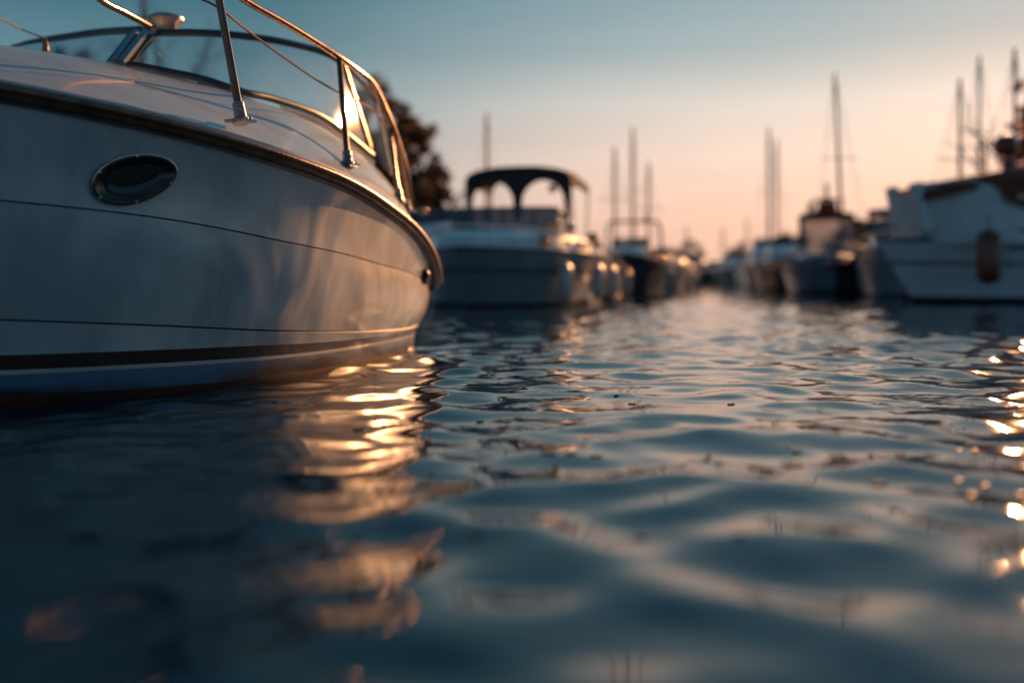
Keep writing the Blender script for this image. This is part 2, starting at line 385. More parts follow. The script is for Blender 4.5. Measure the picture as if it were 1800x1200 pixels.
def rows_for(s):
    z = {k: f(s) for k, f in ZF.items()}
    rows = [(-.3, 4), (-.12, 4), (0, 4), (z['S4'], 3), (z['S3'], 2), (z['S2'], 1), (z['S1'], 0)]
    for t in (.35, .7): rows.append((z['S1'] + (z['K2'] - .004 - z['S1']) * t, 0))
    rows += [(z['K2'] - .0045, 5), (z['K2'], 5), (z['K2'] + .0025, 0)]
    for t in np.linspace(0, 1, 9)[1:-1]: rows.append((z['K2'] + .0025 + (z['K1'] - .0045 - z['K2'] - .0025) * t, 0))
    rows += [(z['K1'] - .0045, 5), (z['K1'], 5), (z['K1'] + .0015, 0)]
    for t in np.linspace(0, 1, 9)[1:]: rows.append((z['K1'] + .0015 + (z['R'] - z['K1'] - .0015) * t, 0))
    return rows
ss = list(np.arange(-3.3, 2.4, .06)) + list(np.arange(2.4, 3.0001, .03))
def off_smooth(s, z):
    base = offset_at(s, z)
    k1, k2, rr = ZF['K1'](s), ZF['K2'](s), ZF['R'](s)
    if k2 < z < k1:
        t = (z - k2) / (k1 - k2); base += (.010 + .020 * max(0, min(1, (s - .2) / 1.0))) * 4 * t * (1 - t) * .8
    if z >= k1:
        t = (z - k1) / (rr - k1); base += -.010 * 4 * t * (1 - t)
    if k1 - .0044 < z < k1 + .001: base -= .006
    if k2 - .0044 < z < k2 + .001: base -= .005
    return base
grid = []; cols = []
for s in ss:
    rr = rows_for(s); col = []
    taper = min(1, (3.3 + s) / .9) ; 
    for z, m_ in rr:
        x, y = plan(s, off_smooth(s, z)); p = Vector((x, y, z)); col.append(p)
    cols.append(col)
# bow: bring the first columns to the centreline
for i, s in enumerate(ss):
    k = max(0, (-2.4 - s) / .9)
    if k > 0:
        for p in cols[i]:
            d = (p - AX0).dot(AXN); q = p - AXN * d * (k ** 1.6); p.x, p.y = q.x, q.y
allcols = cols + [[mirror(p) for p in c] for c in reversed(cols)]
mb = MB(); nr = len(cols[0]); fm = []
V = [p for c in allcols for p in c]; F = []
rm = [m_ for _, m_ in rows_for(0)]
NC = len(allcols)
for i in range(NC):
    k = (i + 1) % NC
    for j in range(nr - 1):
        F.append((i * nr + j, k * nr + j, k * nr + j + 1, i * nr + j + 1)); fm.append(rm[j])
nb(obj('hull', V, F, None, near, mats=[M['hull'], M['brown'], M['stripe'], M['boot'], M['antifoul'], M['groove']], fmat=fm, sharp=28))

# rub rail: rounded bronze strip with a dark lip, following the sheer
def sweep_profile(path_fn, prof, name, m, svals, sharp=50):
    rows = []
    for s in svals:
        rows.append([path_fn(s, o, dz) for o, dz in prof])
    mbx = MB(); mbx.grid(rows, closed=True); mbx.add(rows[0], [tuple(range(len(prof)))]); mbx.add(rows[-1], [tuple(reversed(range(len(prof))))])
    return nb(mbx.build(name, m, near, sharp=sharp))
def railpt(s, o, dz):
    z = ZF['R'](s); x, y = plan(s, OFF['R'] + o); return Vector((x, y, z + dz))
rs = [s for s in ss if s > -2.9]
sweep_profile(railpt, [(-.02, -.026), (.006, -.028), (.016, -.022), (.018, -.012), (.030, -.010), (.040, 0.0), (.040, .010), (.032, .019), (.016, .024), (-.02, .026)], 'rub_rail', M['rail_rubber'], rs)
sweep_profile(railpt, [(.004, .0262), (.012, .0262), (.012, .036), (.0, .041), (-.03, .042), (-.03, .0262)], 'deck_edge', M['deck'], rs)
sweep_profile(railpt, [(-.02, -.040), (.004, -.040), (.009, -.034), (.004, -.0285), (-.02, -.0285)], 'rail_bead', M['steel_dull'], rs)

# foredeck and cabin side: from the rail up to the foot of the windshield
D1 = spline([W(-260, 62, 4.05), W(-100, 70, 4.2), W(0, 81, 4.35), W(120, 97, 4.6), W(215, 115, 4.8), W(300, 134, 4.8), W(420, 168, 4.85), W(500, 194, 5.1), W(560, 219, 5.45), W(620, 258, 5.95), W(665, 300, 6.4), W(700, 345, 6.8), W(716, 378, 6.95)], 90)
def edge_pt(u):
    s = -1.9 + u * (2.75 + 1.9); s = round(s / DS) * DS
    z = ZF['R'](s) + .041; x, y = plan(s, OFF['R'] - .025); return Vector((x, y, z))
rows = []
for j, t in enumerate(np.linspace(0, 1, 9)):
    row = []
    for i in range(90):
        a = edge_pt(i / 89); b = D1[i]; p = a.lerp(b, t); p.z += .05 * 4 * t * (1 - t) * (.9 - .5 * i / 89); row.append(p)
    rows.append(row)
crown = [p + Vector((-.35, .20, .012)) for p in D1]
rows.append([p + Vector((-.03, .02, .006)) for p in D1]); rows.append([p + Vector((-.06, .04, -.012)) for p in D1])
nb(MB().grid(rows).build('foredeck', M['deck'], near, sharp=60))
# inner well of the cockpit and port side deck close the boat
inner = rows[-1]; port = [mirror(edge_pt(i / 89)) for i in range(90)]
r2 = [[p + Vector((0, 0, -.0)) for p in inner], [p.lerp(q, .25) - Vector((0, 0, .05)) for p, q in zip(inner, port)], [p.lerp(q, .6) + Vector((0, 0, -.1)) for p, q in zip(inner, port)], port]
nb(MB().grid(r2).build('cockpit_deck', M['deck'], near, sharp=60))
# recessed seam drawn along the cabin side
seam = [rows[6][i] .lerp(rows[5][i], .0) + Vector((.004, -.006, .003)) for i in range(26, 60)]

# windshield
base_s = spline([W(228, 118, 4.92), W(300, 132, 4.9), W(360, 145, 4.9), W(425, 166, 5.0), W(480, 178, 5.25), W(560, 206, 5.7), W(612, 242, 6.15), W(655, 277, 6.6)], 40)
top_s = spline([W(276, 58, 5.35), W(340, 58, 5.35), W(400, 61, 5.4), W(480, 71, 5.6), W(545, 85, 5.85), W(580, 97, 6.0), W(603, 112, 6.2)], 40)
ws = MB(); ws.tube(top_s, .021, 10); ws.tube([p + Vector((0, 0, .012)) for p in base_s], .020, 10)
ws.tube(spline([base_s[0], base_s[0].lerp(top_s[0], .5) + Vector((-.01, 0, 0)), top_s[0].lerp(base_s[0], .12), top_s[0] + Vector((.01, 0, 0)), top_s[2]], 12), .018, 8)
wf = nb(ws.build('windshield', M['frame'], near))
gl = []
for t in np.linspace(0, 1, 6):
    gl.append([b.lerp(a, t) for a, b in zip(base_s, top_s)])
g = MB().grid(gl).build('glass_pane', M['glass'], wf); g.matrix_parent_inverse = Matrix.Identity(4)
# side pane
GSIDE = glass_mat('side_glass', (.9, .9, .9), .9, -.14)
sb = spline([W(655, 277, 6.6), W(685, 305, 6.75), W(712, 335, 6.9)], 14); st = spline([W(603, 112, 6.2), W(640, 150, 6.45), W(672, 195, 6.7), W(697, 255, 6.9)], 14)
MB().grid([[b.lerp(a, t) for a, b in zip(sb, st)] for t in np.linspace(0, 1, 4)]).build('glass_pane', GSIDE, wf)
MB().tube(st, .014, 8).build('window_frame', M['rail_steel'], wf)
MB().tube([top_s[-1], base_s[-1]], .017, 10).build('corner_post', M['rail_steel'], wf)
MB().tube([st[7], sb[7]], .010, 8).build('side_post', M['steel_dull'], wf)
# golden sill strip under the curved pane
MB().grid([[p + Vector((0, 0, -.012)) for p in base_s[23:]], [p + Vector((.02, -.03, -.035)) for p in base_s[23:]], [p + Vector((.012, -.02, -.06)) for p in base_s[23:]]]).build('window_sill', M['deck'], wf)
# centre pillars and the far port pane
cp = MB()
for a, b, w in (((212, 113, 4.85), (258, 55, 5.3), .022), ((200, 110, 4.86), (240, 56, 5.32), .017)):
    cp.tube([W(*a), W(*b)], w, 8)
cp.grid([[W(186, 108, 4.9), W(224, 60, 5.35)], [W(232, 119, 4.9), W(282, 58, 5.35)]])
cp.build('centre_pillar', M['frame_light'], wf)
ptop = spline([W(20, 82, 6.3), W(60, 73, 6.2), W(110, 66, 6.0), W(175, 57, 5.7), W(245, 53, 5.35)], 24)
pbase = spline([W(14, 88, 6.3), W(60, 90, 5.9), W(110, 98, 5.5), W(150, 105, 5.2), W(200, 113, 4.95)], 24)
MB().tube(ptop, [.008 + .014 * min(1, i / 10) for i in range(24)], 8).build('window_frame', M['frame'], wf)
MB().grid([pbase, ptop]).build('glass_pane', M['glass'], wf)
for c in wf.children: c.matrix_parent_inverse = Matrix.Identity(4)

# horn dome on the top of the windshield
hp = W(292, 53, 5.5)
nb(MB().lathe(hp, [(0, 0), (.055, 0), (.058, .012), (.075, .035), (.094, .055), (.093, .068), (.075, .078), (.03, .084), (0, .085)], 28).build('ventilator', M['steel_dull'], near))

# bow rail with stanchions
rail = spline([W(150, -230, 3.75), W(372, -46, 4.05), W(430, 0, 4.3), W(500, 40, 4.65), W(560, 77, 5.0), W(600, 103, 5.25), W(636, 129, 5.55), W(656, 148, 5.8), W(672, 180, 6.0), W(690, 222, 6.2), W(704, 262, 6.4), W(714, 300, 6.5), W(720, 335, 6.62), W(724, 372, 6.75)], 90)
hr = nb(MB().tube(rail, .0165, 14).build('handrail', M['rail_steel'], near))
def stanchion(a, b, r=.0165):
    o = nb(MB().tube([a, a.lerp(b, .5), b], r, 14).build('stanchion', M['rail_steel'], near))
    d = (b - a).normalized()
    f = MB().lathe(a - d * .012, [(0, -.01), (.034, -.01), (.034, .004), (.026, .012), (.0235, .06), (.0235, .075), (.017, .079)], 20, axis=d)
    f.box(a + Vector((.0, 0, -.012)), (.10, .075, .012), rz=-.5); f.tube([a + d * .04 + Vector((.01, -.03, 0)), a + d * .04 + Vector((.028, -.045, -.006))], .006, 8)
    f.tube([a + Vector((.045, -.02, -.01)), a + Vector((.045, -.02, .004))], .007, 8)
    f.build('rail_base', M['steel_dull'], o)
    return o
stanchion(W(423, 208, 3.98), W(378, -40, 4.08)); stanchion(W(611, 286, 4.93), W(596, 102, 5.24), .0150)
stanchion(W(702, 352, 6.1), W(684, 226, 6.25), .014); stanchion(W(716, 368, 6.5), W(697, 240, 6.3), .014)
nb(MB().tube(spline([W(330, -18, 4.2), W(352, -2, 4.2), W(374, 8, 4.1), W(398, 24, 4.15), W(440, 58, 4.4), W(500, 102, 4.7), W(560, 143, 5.0), W(606, 168, 5.25), W(640, 184, 5.6), W(662, 200, 5.9), W(690, 240, 6.25)], 50), .0052, 8).build('lifeline', M['rope'], near))
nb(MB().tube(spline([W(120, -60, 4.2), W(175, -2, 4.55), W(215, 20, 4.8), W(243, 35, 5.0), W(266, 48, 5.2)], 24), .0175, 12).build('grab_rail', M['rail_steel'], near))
nb(MB().lathe(W(264, 46, 5.18), [(0, -.03), (.022, -.03), (.024, .01), (.021, .03), (0, .03)], 16, axis=(.8, .5, -.3)).build('rail_end_cap', M['steel_dull'], near))
nb(MB().tube(spline([W(-60, 8, 4.6), W(0, 33, 4.9), W(40, 53, 5.1), W(80, 68, 5.3)], 20), .0045, 6).build('line', M['rope'], near))
nb(MB().lathe(W(80, 90, 5.25), [(.018, 0), (.015, .03), (.009, .055), (.003, .075), (0, .076)], 12).build('cleat_post', M['rail_rubber'], near))
# small hatch strip on the foredeck
nb(MB().grid([[W(347, 142, 4.86), W(378, 152, 4.86), W(405, 161, 4.88)], [W(347, 150, 4.8), W(378, 159, 4.8), W(405, 167, 4.82)]]).build('deck_trim', M['frame_light'], near))

# oval vent in the side
def side_frame(s, z):
    c = hullpt(s, z); du = (hullpt(round((s + .05) / DS) * DS, z) - hullpt(round((s - .05) / DS) * DS, z)).normalized()
    dv = (hullpt(s, z + .04) - hullpt(s, z - .04)).normalized(); n = du.cross(dv).normalized()
    if n.y > 0: n = -n
    return c, du, dv, n
def ell(c, du, dv, n, a, b, tilt, h, N=48):
    out = []
    for k in range(N):
        t = 2 * math.pi * k / N; x = a * math.cos(t); y = b * math.sin(t) * (1 - .10 * math.cos(t))
        X = x * math.cos(tilt) - y * math.sin(tilt); Y = x * math.sin(tilt) + y * math.cos(tilt)
        out.append(c + du * X + dv * Y + n * h)
    return out
sv = -.65; c, du, dv, n = side_frame(sv, .450 + (488 - 314) * 3.57 / 1750)
TL = .30
rim = [ell(c, du, dv, n, a, b, TL, h) for a, b, h in ((.158, .086, -.004), (.158, .086, .010), (.154, .082, .017), (.149, .077, .018), (.144, .071, .012), (.124, .056, .004), (.108, .047, -.0005))]
v1 = nb(MB().grid(rim, closed=True).build('hull_vent', M['bronze'], near, sharp=70))
def cap(loop, name, m, par):
    return MB().add(loop, [tuple(range(len(loop)))]).build(name, m, par, smooth=False)
gobj = cap(ell(c, du, dv, n, .110, .049, TL, .0035), 'vent_grille', M['grille'], v1)
lipb = MB(); e1 = ell(c, du, dv, n, .107, .047, TL, .006)[25:46]; e2 = ell(c - dv * -.014, du, dv, n, .100, .036, TL, .012)[25:46]
lipb.grid([e1, e2]); lipb.build('vent_lip', M['frame_light'], v1)
nb(MB().tube(ell(c, du, dv, n, .1575, .0855, TL, .0105), .0022, 6, closed=True).build('vent_bezel', M['steel'], near))
# slats of the grille
sl = MB()
for k in range(-8, 9):
    y0 = k * .0052 + .008; hw = .102 * math.sqrt(max(0, 1 - (y0 / .047) ** 2))
    if hw < .02: continue
    p = [c + (du * x * math.cos(TL) + dv * x * math.sin(TL)) + (dv * y0 * math.cos(TL) - du * y0 * math.sin(TL)) + n * .0055 for x in (-hw, hw)]
    sl.tube(p, .0011, 4)
sl.build('vent_slats', M['groove'], v1)
# dark exhaust cover near the stern
c2, du2, dv2, n2 = side_frame(2.12, .455)
cov = [ell(c2, du2, dv2, n2, a, b, -.5, h, 20) for a, b, h in ((.085, .034, -.01), (.083, .033, .012), (.06, .025, .03), (.0001, .0001, .034))]
nb(MB().grid(cov, closed=True).build('exhaust_cover', M['black'], near))
for k in (3, 11, 19, 27, 35, 43):
    q = ell(c, du, dv, n, .152, .080, TL, .0185)[k]
    MB().lathe(q, [(0, .002), (.0045, .0015), (.0055, -.001), (.0055, -.004)], 10, axis=n).build('screw', M['steel'], v1)
for o in (v1,):
    for ch in o.children: ch.matrix_parent_inverse = Matrix.Identity(4)
# transom board and swim step behind the rounded quarter
tr = cols[-1]; tq = [mirror(p) for p in tr]
# stern deck cap
nb(MB().grid([[edge_pt(i / 10 * .0 + 1) for i in range(2)], [mirror(edge_pt(1)) for i in range(2)]]).add([railpt(s, 0, .03) for s in (2.6, 2.8, 3.0)] + [mirror(railpt(s, 0, .03)) for s in (3.0, 2.8, 2.6)], [(0, 1, 2, 3, 4, 5)]).build('stern_deck', M['deck'], near))

# ------------------------------------------------------------------ the other boats
def hb_fn(B, sternw, p): return lambda u: B / 2 * ((sternw + (1 - sternw) * min(1, (u + .02) / .35) ** .7) if u < .35 else (1 - ((u - .35) / .65) ** p))
def make_boat(name, label, cat, loc, rz, L=6, B=2.4, F=.75, Fb=1.1, hull='white', bottom='darkred', group=None,
              cabin=None, screen=None, bimini=None, rail=True, mast=None, fenders=0, arch=None, stripe=None, sternw=.8, p=2.2,
              motor=False, fend_mat='fender', hardtop=None, seed=0, deckm='deck', short='boat', cabmat=None, glint_balls=()):
    rd = random.Random(seed); root = empty(name, loc, rz); tag(root, label, cat, group)
    hb = hb_fn(B, sternw, p); sheer = lambda u: F + (Fb - F) * max(0, u) ** 1.8
    U = [0, .02] + list(np.linspace(.06, .93, 20)) + [.96, .985, 1.0]
    cols = []
    for u in U:
        x = -L / 2 + L * u; b = max(hb(u), .012); z = sheer(u); rake = max(0, u - .8) / .2
        pts = []
        for zz, k in ((-.3, .35), (-.05, .80 - .35 * rake), (0.06, .86 - .35 * rake), (.12, .875 - .33 * rake), (z * .35, .90 - .26 * rake), (z * .62, .95 - .15 * rake), (z * .66, .97 - .12 * rake), (z * .97, 1.0), (z, 1.005)):
            xx = x - (1 - zz / z) * rake * L * .085
            pts.append((xx, b * k, zz))
        cols.append(pts)
    ring = cols + [[(x, -y, z) for x, y, z in c] for c in reversed(cols)]
    n = len(cols[0]); V = [p_ for c in ring for p_ in c]; F_ = []; fm_ = []
    mi = [1, 1, 2 if stripe else 0, 0, 0, 3 if stripe else 0, 0, 4]
    for i in range(len(ring)):
        k = (i + 1) % len(ring)
        for j in range(n - 1): F_.append((i * n + j, k * n + j, k * n + j + 1, i * n + j + 1)); fm_.append(mi[j])
    h = obj('hull', V, F_, None, root, mats=[M[hull], M[bottom], M[stripe or hull], M['groove'], M['frame']], fmat=fm_, sharp=45)
    # deck with camber
    dr = []
    for u in U:
        x = -L / 2 + L * u; b = max(hb(u), .012); z = sheer(u)
        dr.append([(x, b * t, z + .02 + .07 * (1 - t * t) * b) for t in np.linspace(-.99, .99, 9)])
    MB().grid(dr).build('deck', M[deckm], root, sharp=60)
    # rubbing strake
    st_ = MB()
    for sg in (1, -1): st_.tube([(-L / 2 + L * u, sg * (max(hb(u), .012) + .01), sheer(u) + .01) for u in U], .028, 6)
    st_.build('rub_rail', M['frame'], root)
    if cabin:  # (u0,u1,width share, height)
        u0, u1, wsz, hh = cabin; rr = []
        for u, k, zz in ((u0, .96, 1), (u0 + .02, 1, 1), ((u0 + u1) / 2, 1, 1), (u0 + (u1 - u0) * .75, .92, .86), (u1 - .03, .7, .5), (u1, .5, .06)):
            x = -L / 2 + L * u; w_ = B / 2 * wsz * k; z0 = sheer(u); zt = z0 + hh * zz; w_ = min(w_, hb(u) * .92)
            rr.append([(x, -w_, z0), (x, -w_ * .93, z0 + (zt - z0) * .8), (x, -w_ * .8, zt), (x, 0, zt + .04), (x, w_ * .8, zt), (x, w_ * .93, z0 + (zt - z0) * .8), (x, w_, z0)])
        cb = MB().grid(rr); cb.add(rr[0], [tuple(range(7))]); cb.add(rr[-1], [tuple(range(7))])
        cab = cb.build('cabin', M[cabmat or ('white' if hull != 'grey' else 'grey')], root, sharp=40)
        for sg in (1, -1):
            for q in range(3):
                ua = u0 + (u1 - u0) * (.08 + .22 * q); ub = ua + (u1 - u0) * .17; w_ = min(B / 2 * wsz, hb(ub) * .92); zz = sheer(ua)
                y = sg * (w_ * .972 + .006); xa, xb = -L / 2 + L * ua, -L / 2 + L * ub
                MB().grid([[(xa, y, zz + hh * .34), (xb, y, zz + hh * .36)], [(xa, y - sg * w_ * .03, zz + hh * .68), (xb, y - sg * w_ * .03, zz + hh * .66)]]).build('window', M['tinted'], cab)
    if screen:  # (u, halfwidth, height, rake)
        u, hw, hh, rk = screen; x0 = -L / 2 + L * u; z0 = sheer(u) + (cabin[3] * .92 if cabin and cabin[0] - .05 < u < cabin[1] else .05)
        arc = [(x0 + .35 * math.cos(t * 1.2) - .1 - (0 if abs(t) < 1 else 0), hw * math.sin(t * 1.45) / math.sin(1.45)) for t in np.linspace(-1, 1, 15)]
        sides = [(x0 - 1.0, -hw)] + arc + [(x0 - 1.0, hw)]
        bt = [Vector((x, y, z0)) for x, y in sides]; tp = [Vector((x - rk * hh, y * .92, z0 + hh * (1 if 0 < i < len(sides) - 1 else .75))) for i, (x, y) in enumerate(sides)]
        f = MB(); f.tube(tp, .022, 6); f.tube(bt, .022, 6)
        for i in (0, 1, 5, 8, 11, 15, 16): f.tube([bt[i], tp[i]], .018, 6)
        wsx = f.build('windshield', M['frame'], root)
        MB().grid([bt, tp]).build('glass_pane', M['tinted'], wsx)
    if bimini:  # (u0,u1,halfwidth,ztop, material, curtains)
        u0, u1, hw, zt, cm, cur = bimini; rr = []; xs = np.linspace(-L / 2 + L * u0, -L / 2 + L * u1, 7)
        for i, x in enumerate(xs):
            e = -.05 * abs(i - 3) / 3
            outer = [(x, hw * math.copysign(abs(math.sin(t)) ** .55, math.sin(t)), zt + e - .34 + .34 * max(0, math.cos(t)) ** .62) for t in np.linspace(-math.pi / 2, math.pi / 2, 17)]
            inner_ = [(a, b * .975, c_ - .03) for a, b, c_ in reversed(outer)]
            rr.append(outer + inner_)
        cv = MB().grid(rr, closed=True); cv.add(rr[0], [(i, i + 1, 32 - i, 33 - i) for i in range(16)]); cv.add(rr[-1], [(i, i + 1, 32 - i, 33 - i) for i in range(16)])
        can = cv.build('canopy', M[cm], root, sharp=60)
        z0 = F + .1
        for x in (xs[0], xs[-1]):
            for sg in (1, -1):
                MB().tube([(x, sg * hw * .98, zt - .36), (x * .6 + (xs[0] + xs[-1]) * .2, sg * min(hw, B / 2 * .93), z0)], .02, 6).build('canopy_pole', M['steel'], root)
        if cur:
            x = xs[-1] - .02; zb = z0 + .55
            # front curtain: dark cloth with two arched openings
            def prof(y): return zt - .34 + .34 * max(0, 1 - (abs(y) / hw) ** 3.2) ** .6 - .03
            ys = np.linspace(-hw * .97, hw * .97, 61); up_ = [(x, y, prof(y)) for y in ys]; lo_ = []
            for y in ys:
                t = abs(y) / hw; q = (t - .47) / .40
                lo_.append((x, y, min(prof(y) - .03, zb + (.24 + .45 * math.sqrt(max(0, 1 - q * q)) if abs(q) < 1 else 0) + .02)))
            MB().grid([lo_, up_]).build('canopy_curtain', M[cm], root, smooth=False)
    if hardtop:
        u0, u1, hw, zt, zb, m_ = hardtop; x0, x1 = -L / 2 + L * u0, -L / 2 + L * u1
        rr = []
        for x, k, dz in ((x0, .9, -.02), (x0 + .08, 1, 0), ((x0 + x1) / 2, 1, .03), (x1 - .15, .97, 0), (x1, .82, -.05)):
            rr.append([(x, -hw * k, zt + dz - .04), (x, -hw * k * .96, zt + dz), (x, 0, zt + dz + .05), (x, hw * k * .96, zt + dz), (x, hw * k, zt + dz - .04), (x, 0, zt + dz - .05)])
        t = MB().grid(rr, closed=True); t.add(rr[0], [tuple(range(6))]); t.add(rr[-1], [tuple(range(6))]); t.build('hardtop', M[m_], root, sharp=50)
        for x, xb in ((x0 + .15, x0 + .05), ((x0 + x1) / 2, (x0 + x1) / 2 + .1), (x1 - .2, x1 + .25)):
            for sg in (1, -1): MB().tube([(x, sg * hw * .9, zt - .03), (xb, sg * hw * .97, zb)], .03, 6).build('hardtop_post', M['frame'], root)
        MB().grid([[(x1 + .25, -hw * .95, zb), (x1 + .25, hw * .95, zb)], [(x1 - .2, -hw * .88, zt - .05), (x1 - .2, hw * .88, zt - .05)]]).build('wheelhouse_window', M['clear'], root)
        for sg in (1, -1):
            MB().grid([[(x1 + .25, sg * hw * .96, zb), (x0 + .05, sg * hw * .96, zb)], [(x1 - .2, sg * hw * .89, zt - .05), (x0 + .15, sg * hw * .89, zt - .05)]]).build('side_curtain', M['clear'], root)
    if rail:
        tb = MB(); us = [u for u in np.linspace(.42, .985, 12)]; hr_ = .34
        for sg in (1, -1): tb.tube([(-L / 2 + L * us[0], sg * hb(us[0]) * .94, sheer(us[0]))] + [(-L / 2 + L * u + .03, sg * (hb(u) * .93 + .03), sheer(u) + hr_) for u in us], .013, 6)
        tb.tube([(-L / 2 + L * .985 + .03, hb(.985) * .93 + .03, sheer(1) + hr_), (L / 2 + .08, 0, sheer(1) + hr_ - .02), (-L / 2 + L * .985 + .03, -hb(.985) * .93 - .03, sheer(1) + hr_)], .013, 6)
        for u in us[1::3]:
            for sg in (1, -1): tb.tube([(-L / 2 + L * u, sg * hb(u) * .92, sheer(u)), (-L / 2 + L * u + .03, sg * (hb(u) * .93 + .03), sheer(u) + hr_)], .011, 6)
        tb.build('bow_rail', M['steel'], root)
    if arch:
        u, hw, zt = arch; x = -L / 2 + L * u
        a = MB().tube(spline([(x - .25, -hw, F), (x - .1, -hw * .97, F + (zt - F) * .6), (x, -hw * .88, zt - .08), (x, -hw * .6, zt), (x, hw * .6, zt), (x, hw * .88, zt - .08), (x - .1, hw * .97, F + (zt - F) * .6), (x - .25, hw, F)], 30), .045, 8)
        ar = a.build('radar_arch', M['frame'], root)
        MB().lathe((x, hw * .45, zt + .03), [(0, 0), (.06, 0), (.07, .05), (.05, .16), (0, .18)], 12).build('antenna_dome', M['frame'], ar)
    if mast:
        u, zt, r_, lean = mast; x = -L / 2 + L * u; zb = sheer(u) + (cabin[3] if cabin else 0)
        MB().tube([(x, 0, sheer(u)), (x, lean * .5, (zt + zb) / 2), (x, lean, zt)], [r_, r_, r_ * .8], 8).build('mast', M['alu'], root)
        MB().tube([(x, 0, zb + .45), (x - L * .38, 0, zb + .42)], .05, 6).build('boom', M['canvas_b'], root)
        s_ = MB(); zs = zb + (zt - zb) * .55
        s_.tube([(x, -B * .3 + lean * .5, zs), (x, B * .3 + lean * .5, zs)], .018, 5); s_.build('spreader', M['alu'], root)
        rg = MB()
        for e in ((L / 2, 0, sheer(1)), (-L / 2, 0, F), (x, B * .45, F), (x, -B * .45, F)): rg.tube([(x, lean, zt - .05), e], .007, 4)
        rg.build('rigging', M['steel_dull'], root)
    for k in range(fenders):
        sg = 1; u = (.2, .5, .72)[k] if fenders > 2 else .4; x = -L / 2 + L * u; y = sg * (hb(u) + .12); zc = sheer(u) * .45; r_ = .11
        f = MB().lathe((x, y, zc), [(0, -.3), (.05, -.29), (r_ * .9, -.22), (r_, -.12), (r_, .12), (r_ * .9, .22), (.05, .29), (.02, .33), (0, .34)], 16)
        f.tube([(x, y, zc + .33), (x, sg * hb(u) * .95, sheer(u) + .05)], .008, 5)
        fo = f.build('fender', M[fend_mat], None); fo.location = (0, 0, 0)
        fo.matrix_world = Matrix.Translation(loc) @ Matrix.Rotation(rz, 4, 'Z')
        tag(fo, ('white fender %s on the channel side of the %s' % (('nearest the stern', 'amidships', 'nearest the bow')[k], short)) if fenders > 2 else 'white fender hung on the channel side of the ' + short, 'fender', 'fenders hung on moored boats')
    for lx, ly, lz, lr in glint_balls:
        MB().lathe((lx, ly, lz), [(lr * math.sin(a_), -lr * math.cos(a_)) for a_ in np.linspace(0.02, math.pi - .02, 11)], 18).build('glint_ball', M['copper'], root)  # polished balls added to throw blurred sun glints, not lamps
    if motor:
        mo = MB().box((-L / 2 - .25, 0, F + .05), (.36, .34, .42), top=.75); mo.box((-L / 2 - .2, 0, F - .45), (.16, .12, .7)); mo.build('outboard_motor', M['black'], root, smooth=False)
    return root
FEND = {}
def px(p, Y): return (p - 900) / 1750 * Y
HB = R(-90)  # bow towards the camera

# left row, nearest first
def face(deg): return R(-90 + deg)
make_boat('motor_cruiser', 'grey hulled cruiser seen bow on with arched dark canopy over its cockpit', 'motorboat', (px(893, 17.2), 17.2, 0), face(-14), L=5.7, B=2.95, F=.82, Fb=.88, hull='grey', stripe='grey',
          cabin=(.34, .93, .9, .36), screen=(.55, .95, .46, .5), bimini=(.05, .38, .99, 2.48, 'canvas', True), fenders=3, short='arched canopy cruiser', cabmat='white', glint_balls=((.9, 1.0, 1.32, .1), (.3, 1.15, 1.28, .09), (-.6, 1.38, 1.15, .1), (1.4, .95, 1.02, .1), (-1.6, 1.3, 1.05, .09), (-.9, .6, 2.05, .08), (-1.0, -.7, 1.6, .07)), p=2.6, seed=1, sternw=.9)
make_boat('motor_cruiser', 'blue hulled cruiser half hidden behind the near boat stern', 'motorboat', (px(775, 21.5), 21.5, 0), face(8), L=6, B=2.3, F=.95, Fb=1.15, hull='teal', cabin=(.2, .74, .7, .6), screen=(.45, .75, .4, .5), fenders=1, short='blue cruiser behind the near boat', glint_balls=((.8, .3, 1.55, .1), (.5, .75, 1.5, .09), (.2, -.4, 1.85, .09)), seed=2)
make_boat('motor_cruiser', 'white hulled cruiser with square radar arch, next behind the arched canopy cruiser', 'motorboat', (px(1108, 32), 32, 0), face(-10), L=7, B=2.3, F=.85, Fb=1.15, hull='navy', cabin=(.3, .74, .66, .45), screen=(.5, .62, .35, .5), arch=(.22, .95, 2.35), fenders=1, short='square arch cruiser', glint_balls=((1.8, .7, 1.2, .12), (-1, 1.0, 1.1, .14)), seed=3)['label'] = 'dark hulled cruiser with square radar arch, next behind the arched canopy cruiser'
make_boat('motor_cruiser', 'pale open cruiser between the arch boat and the channel', 'motorboat', (px(1152, 38), 38, 0), face(-14), L=6.5, B=2.2, F=.8, Fb=1.05, hull='white', cabin=(.3, .7, .66, .4), screen=(.5, .6, .35, .5), fenders=1, short='pale open cruiser', seed=4)
make_boat('motor_cruiser', 'small pale cruiser at the far end of the left row, edge on to the channel', 'motorboat', (px(1181, 49), 49, 0), face(-14), L=6.5, B=2.1, F=.8, Fb=1.1, hull='white', cabin=(.25, .7, .66, .5), screen=(.5, .6, .35, .5), fenders=1, short='last small cruiser in the left row', seed=5)
make_boat('motor_cruiser', 'navy cruiser lying between the arched canopy cruiser and the arch boat', 'motorboat', (px(1030, 23.5), 23.5, 0), face(-12), L=5.6, B=1.6, F=.7, Fb=.85, hull='navy', cabin=(.3, .7, .66, .22), screen=None, fenders=1, short='navy cruiser', seed=6)
make_boat('motor_cruiser', 'low grey cruiser behind the blue boat, under the autumn trees', 'motorboat', (px(820, 27), 27, 0), face(4), L=6.5, B=2.2, F=.9, Fb=1.1, hull='grey', cabin=(.3, .7, .66, .7), fenders=0, seed=7)

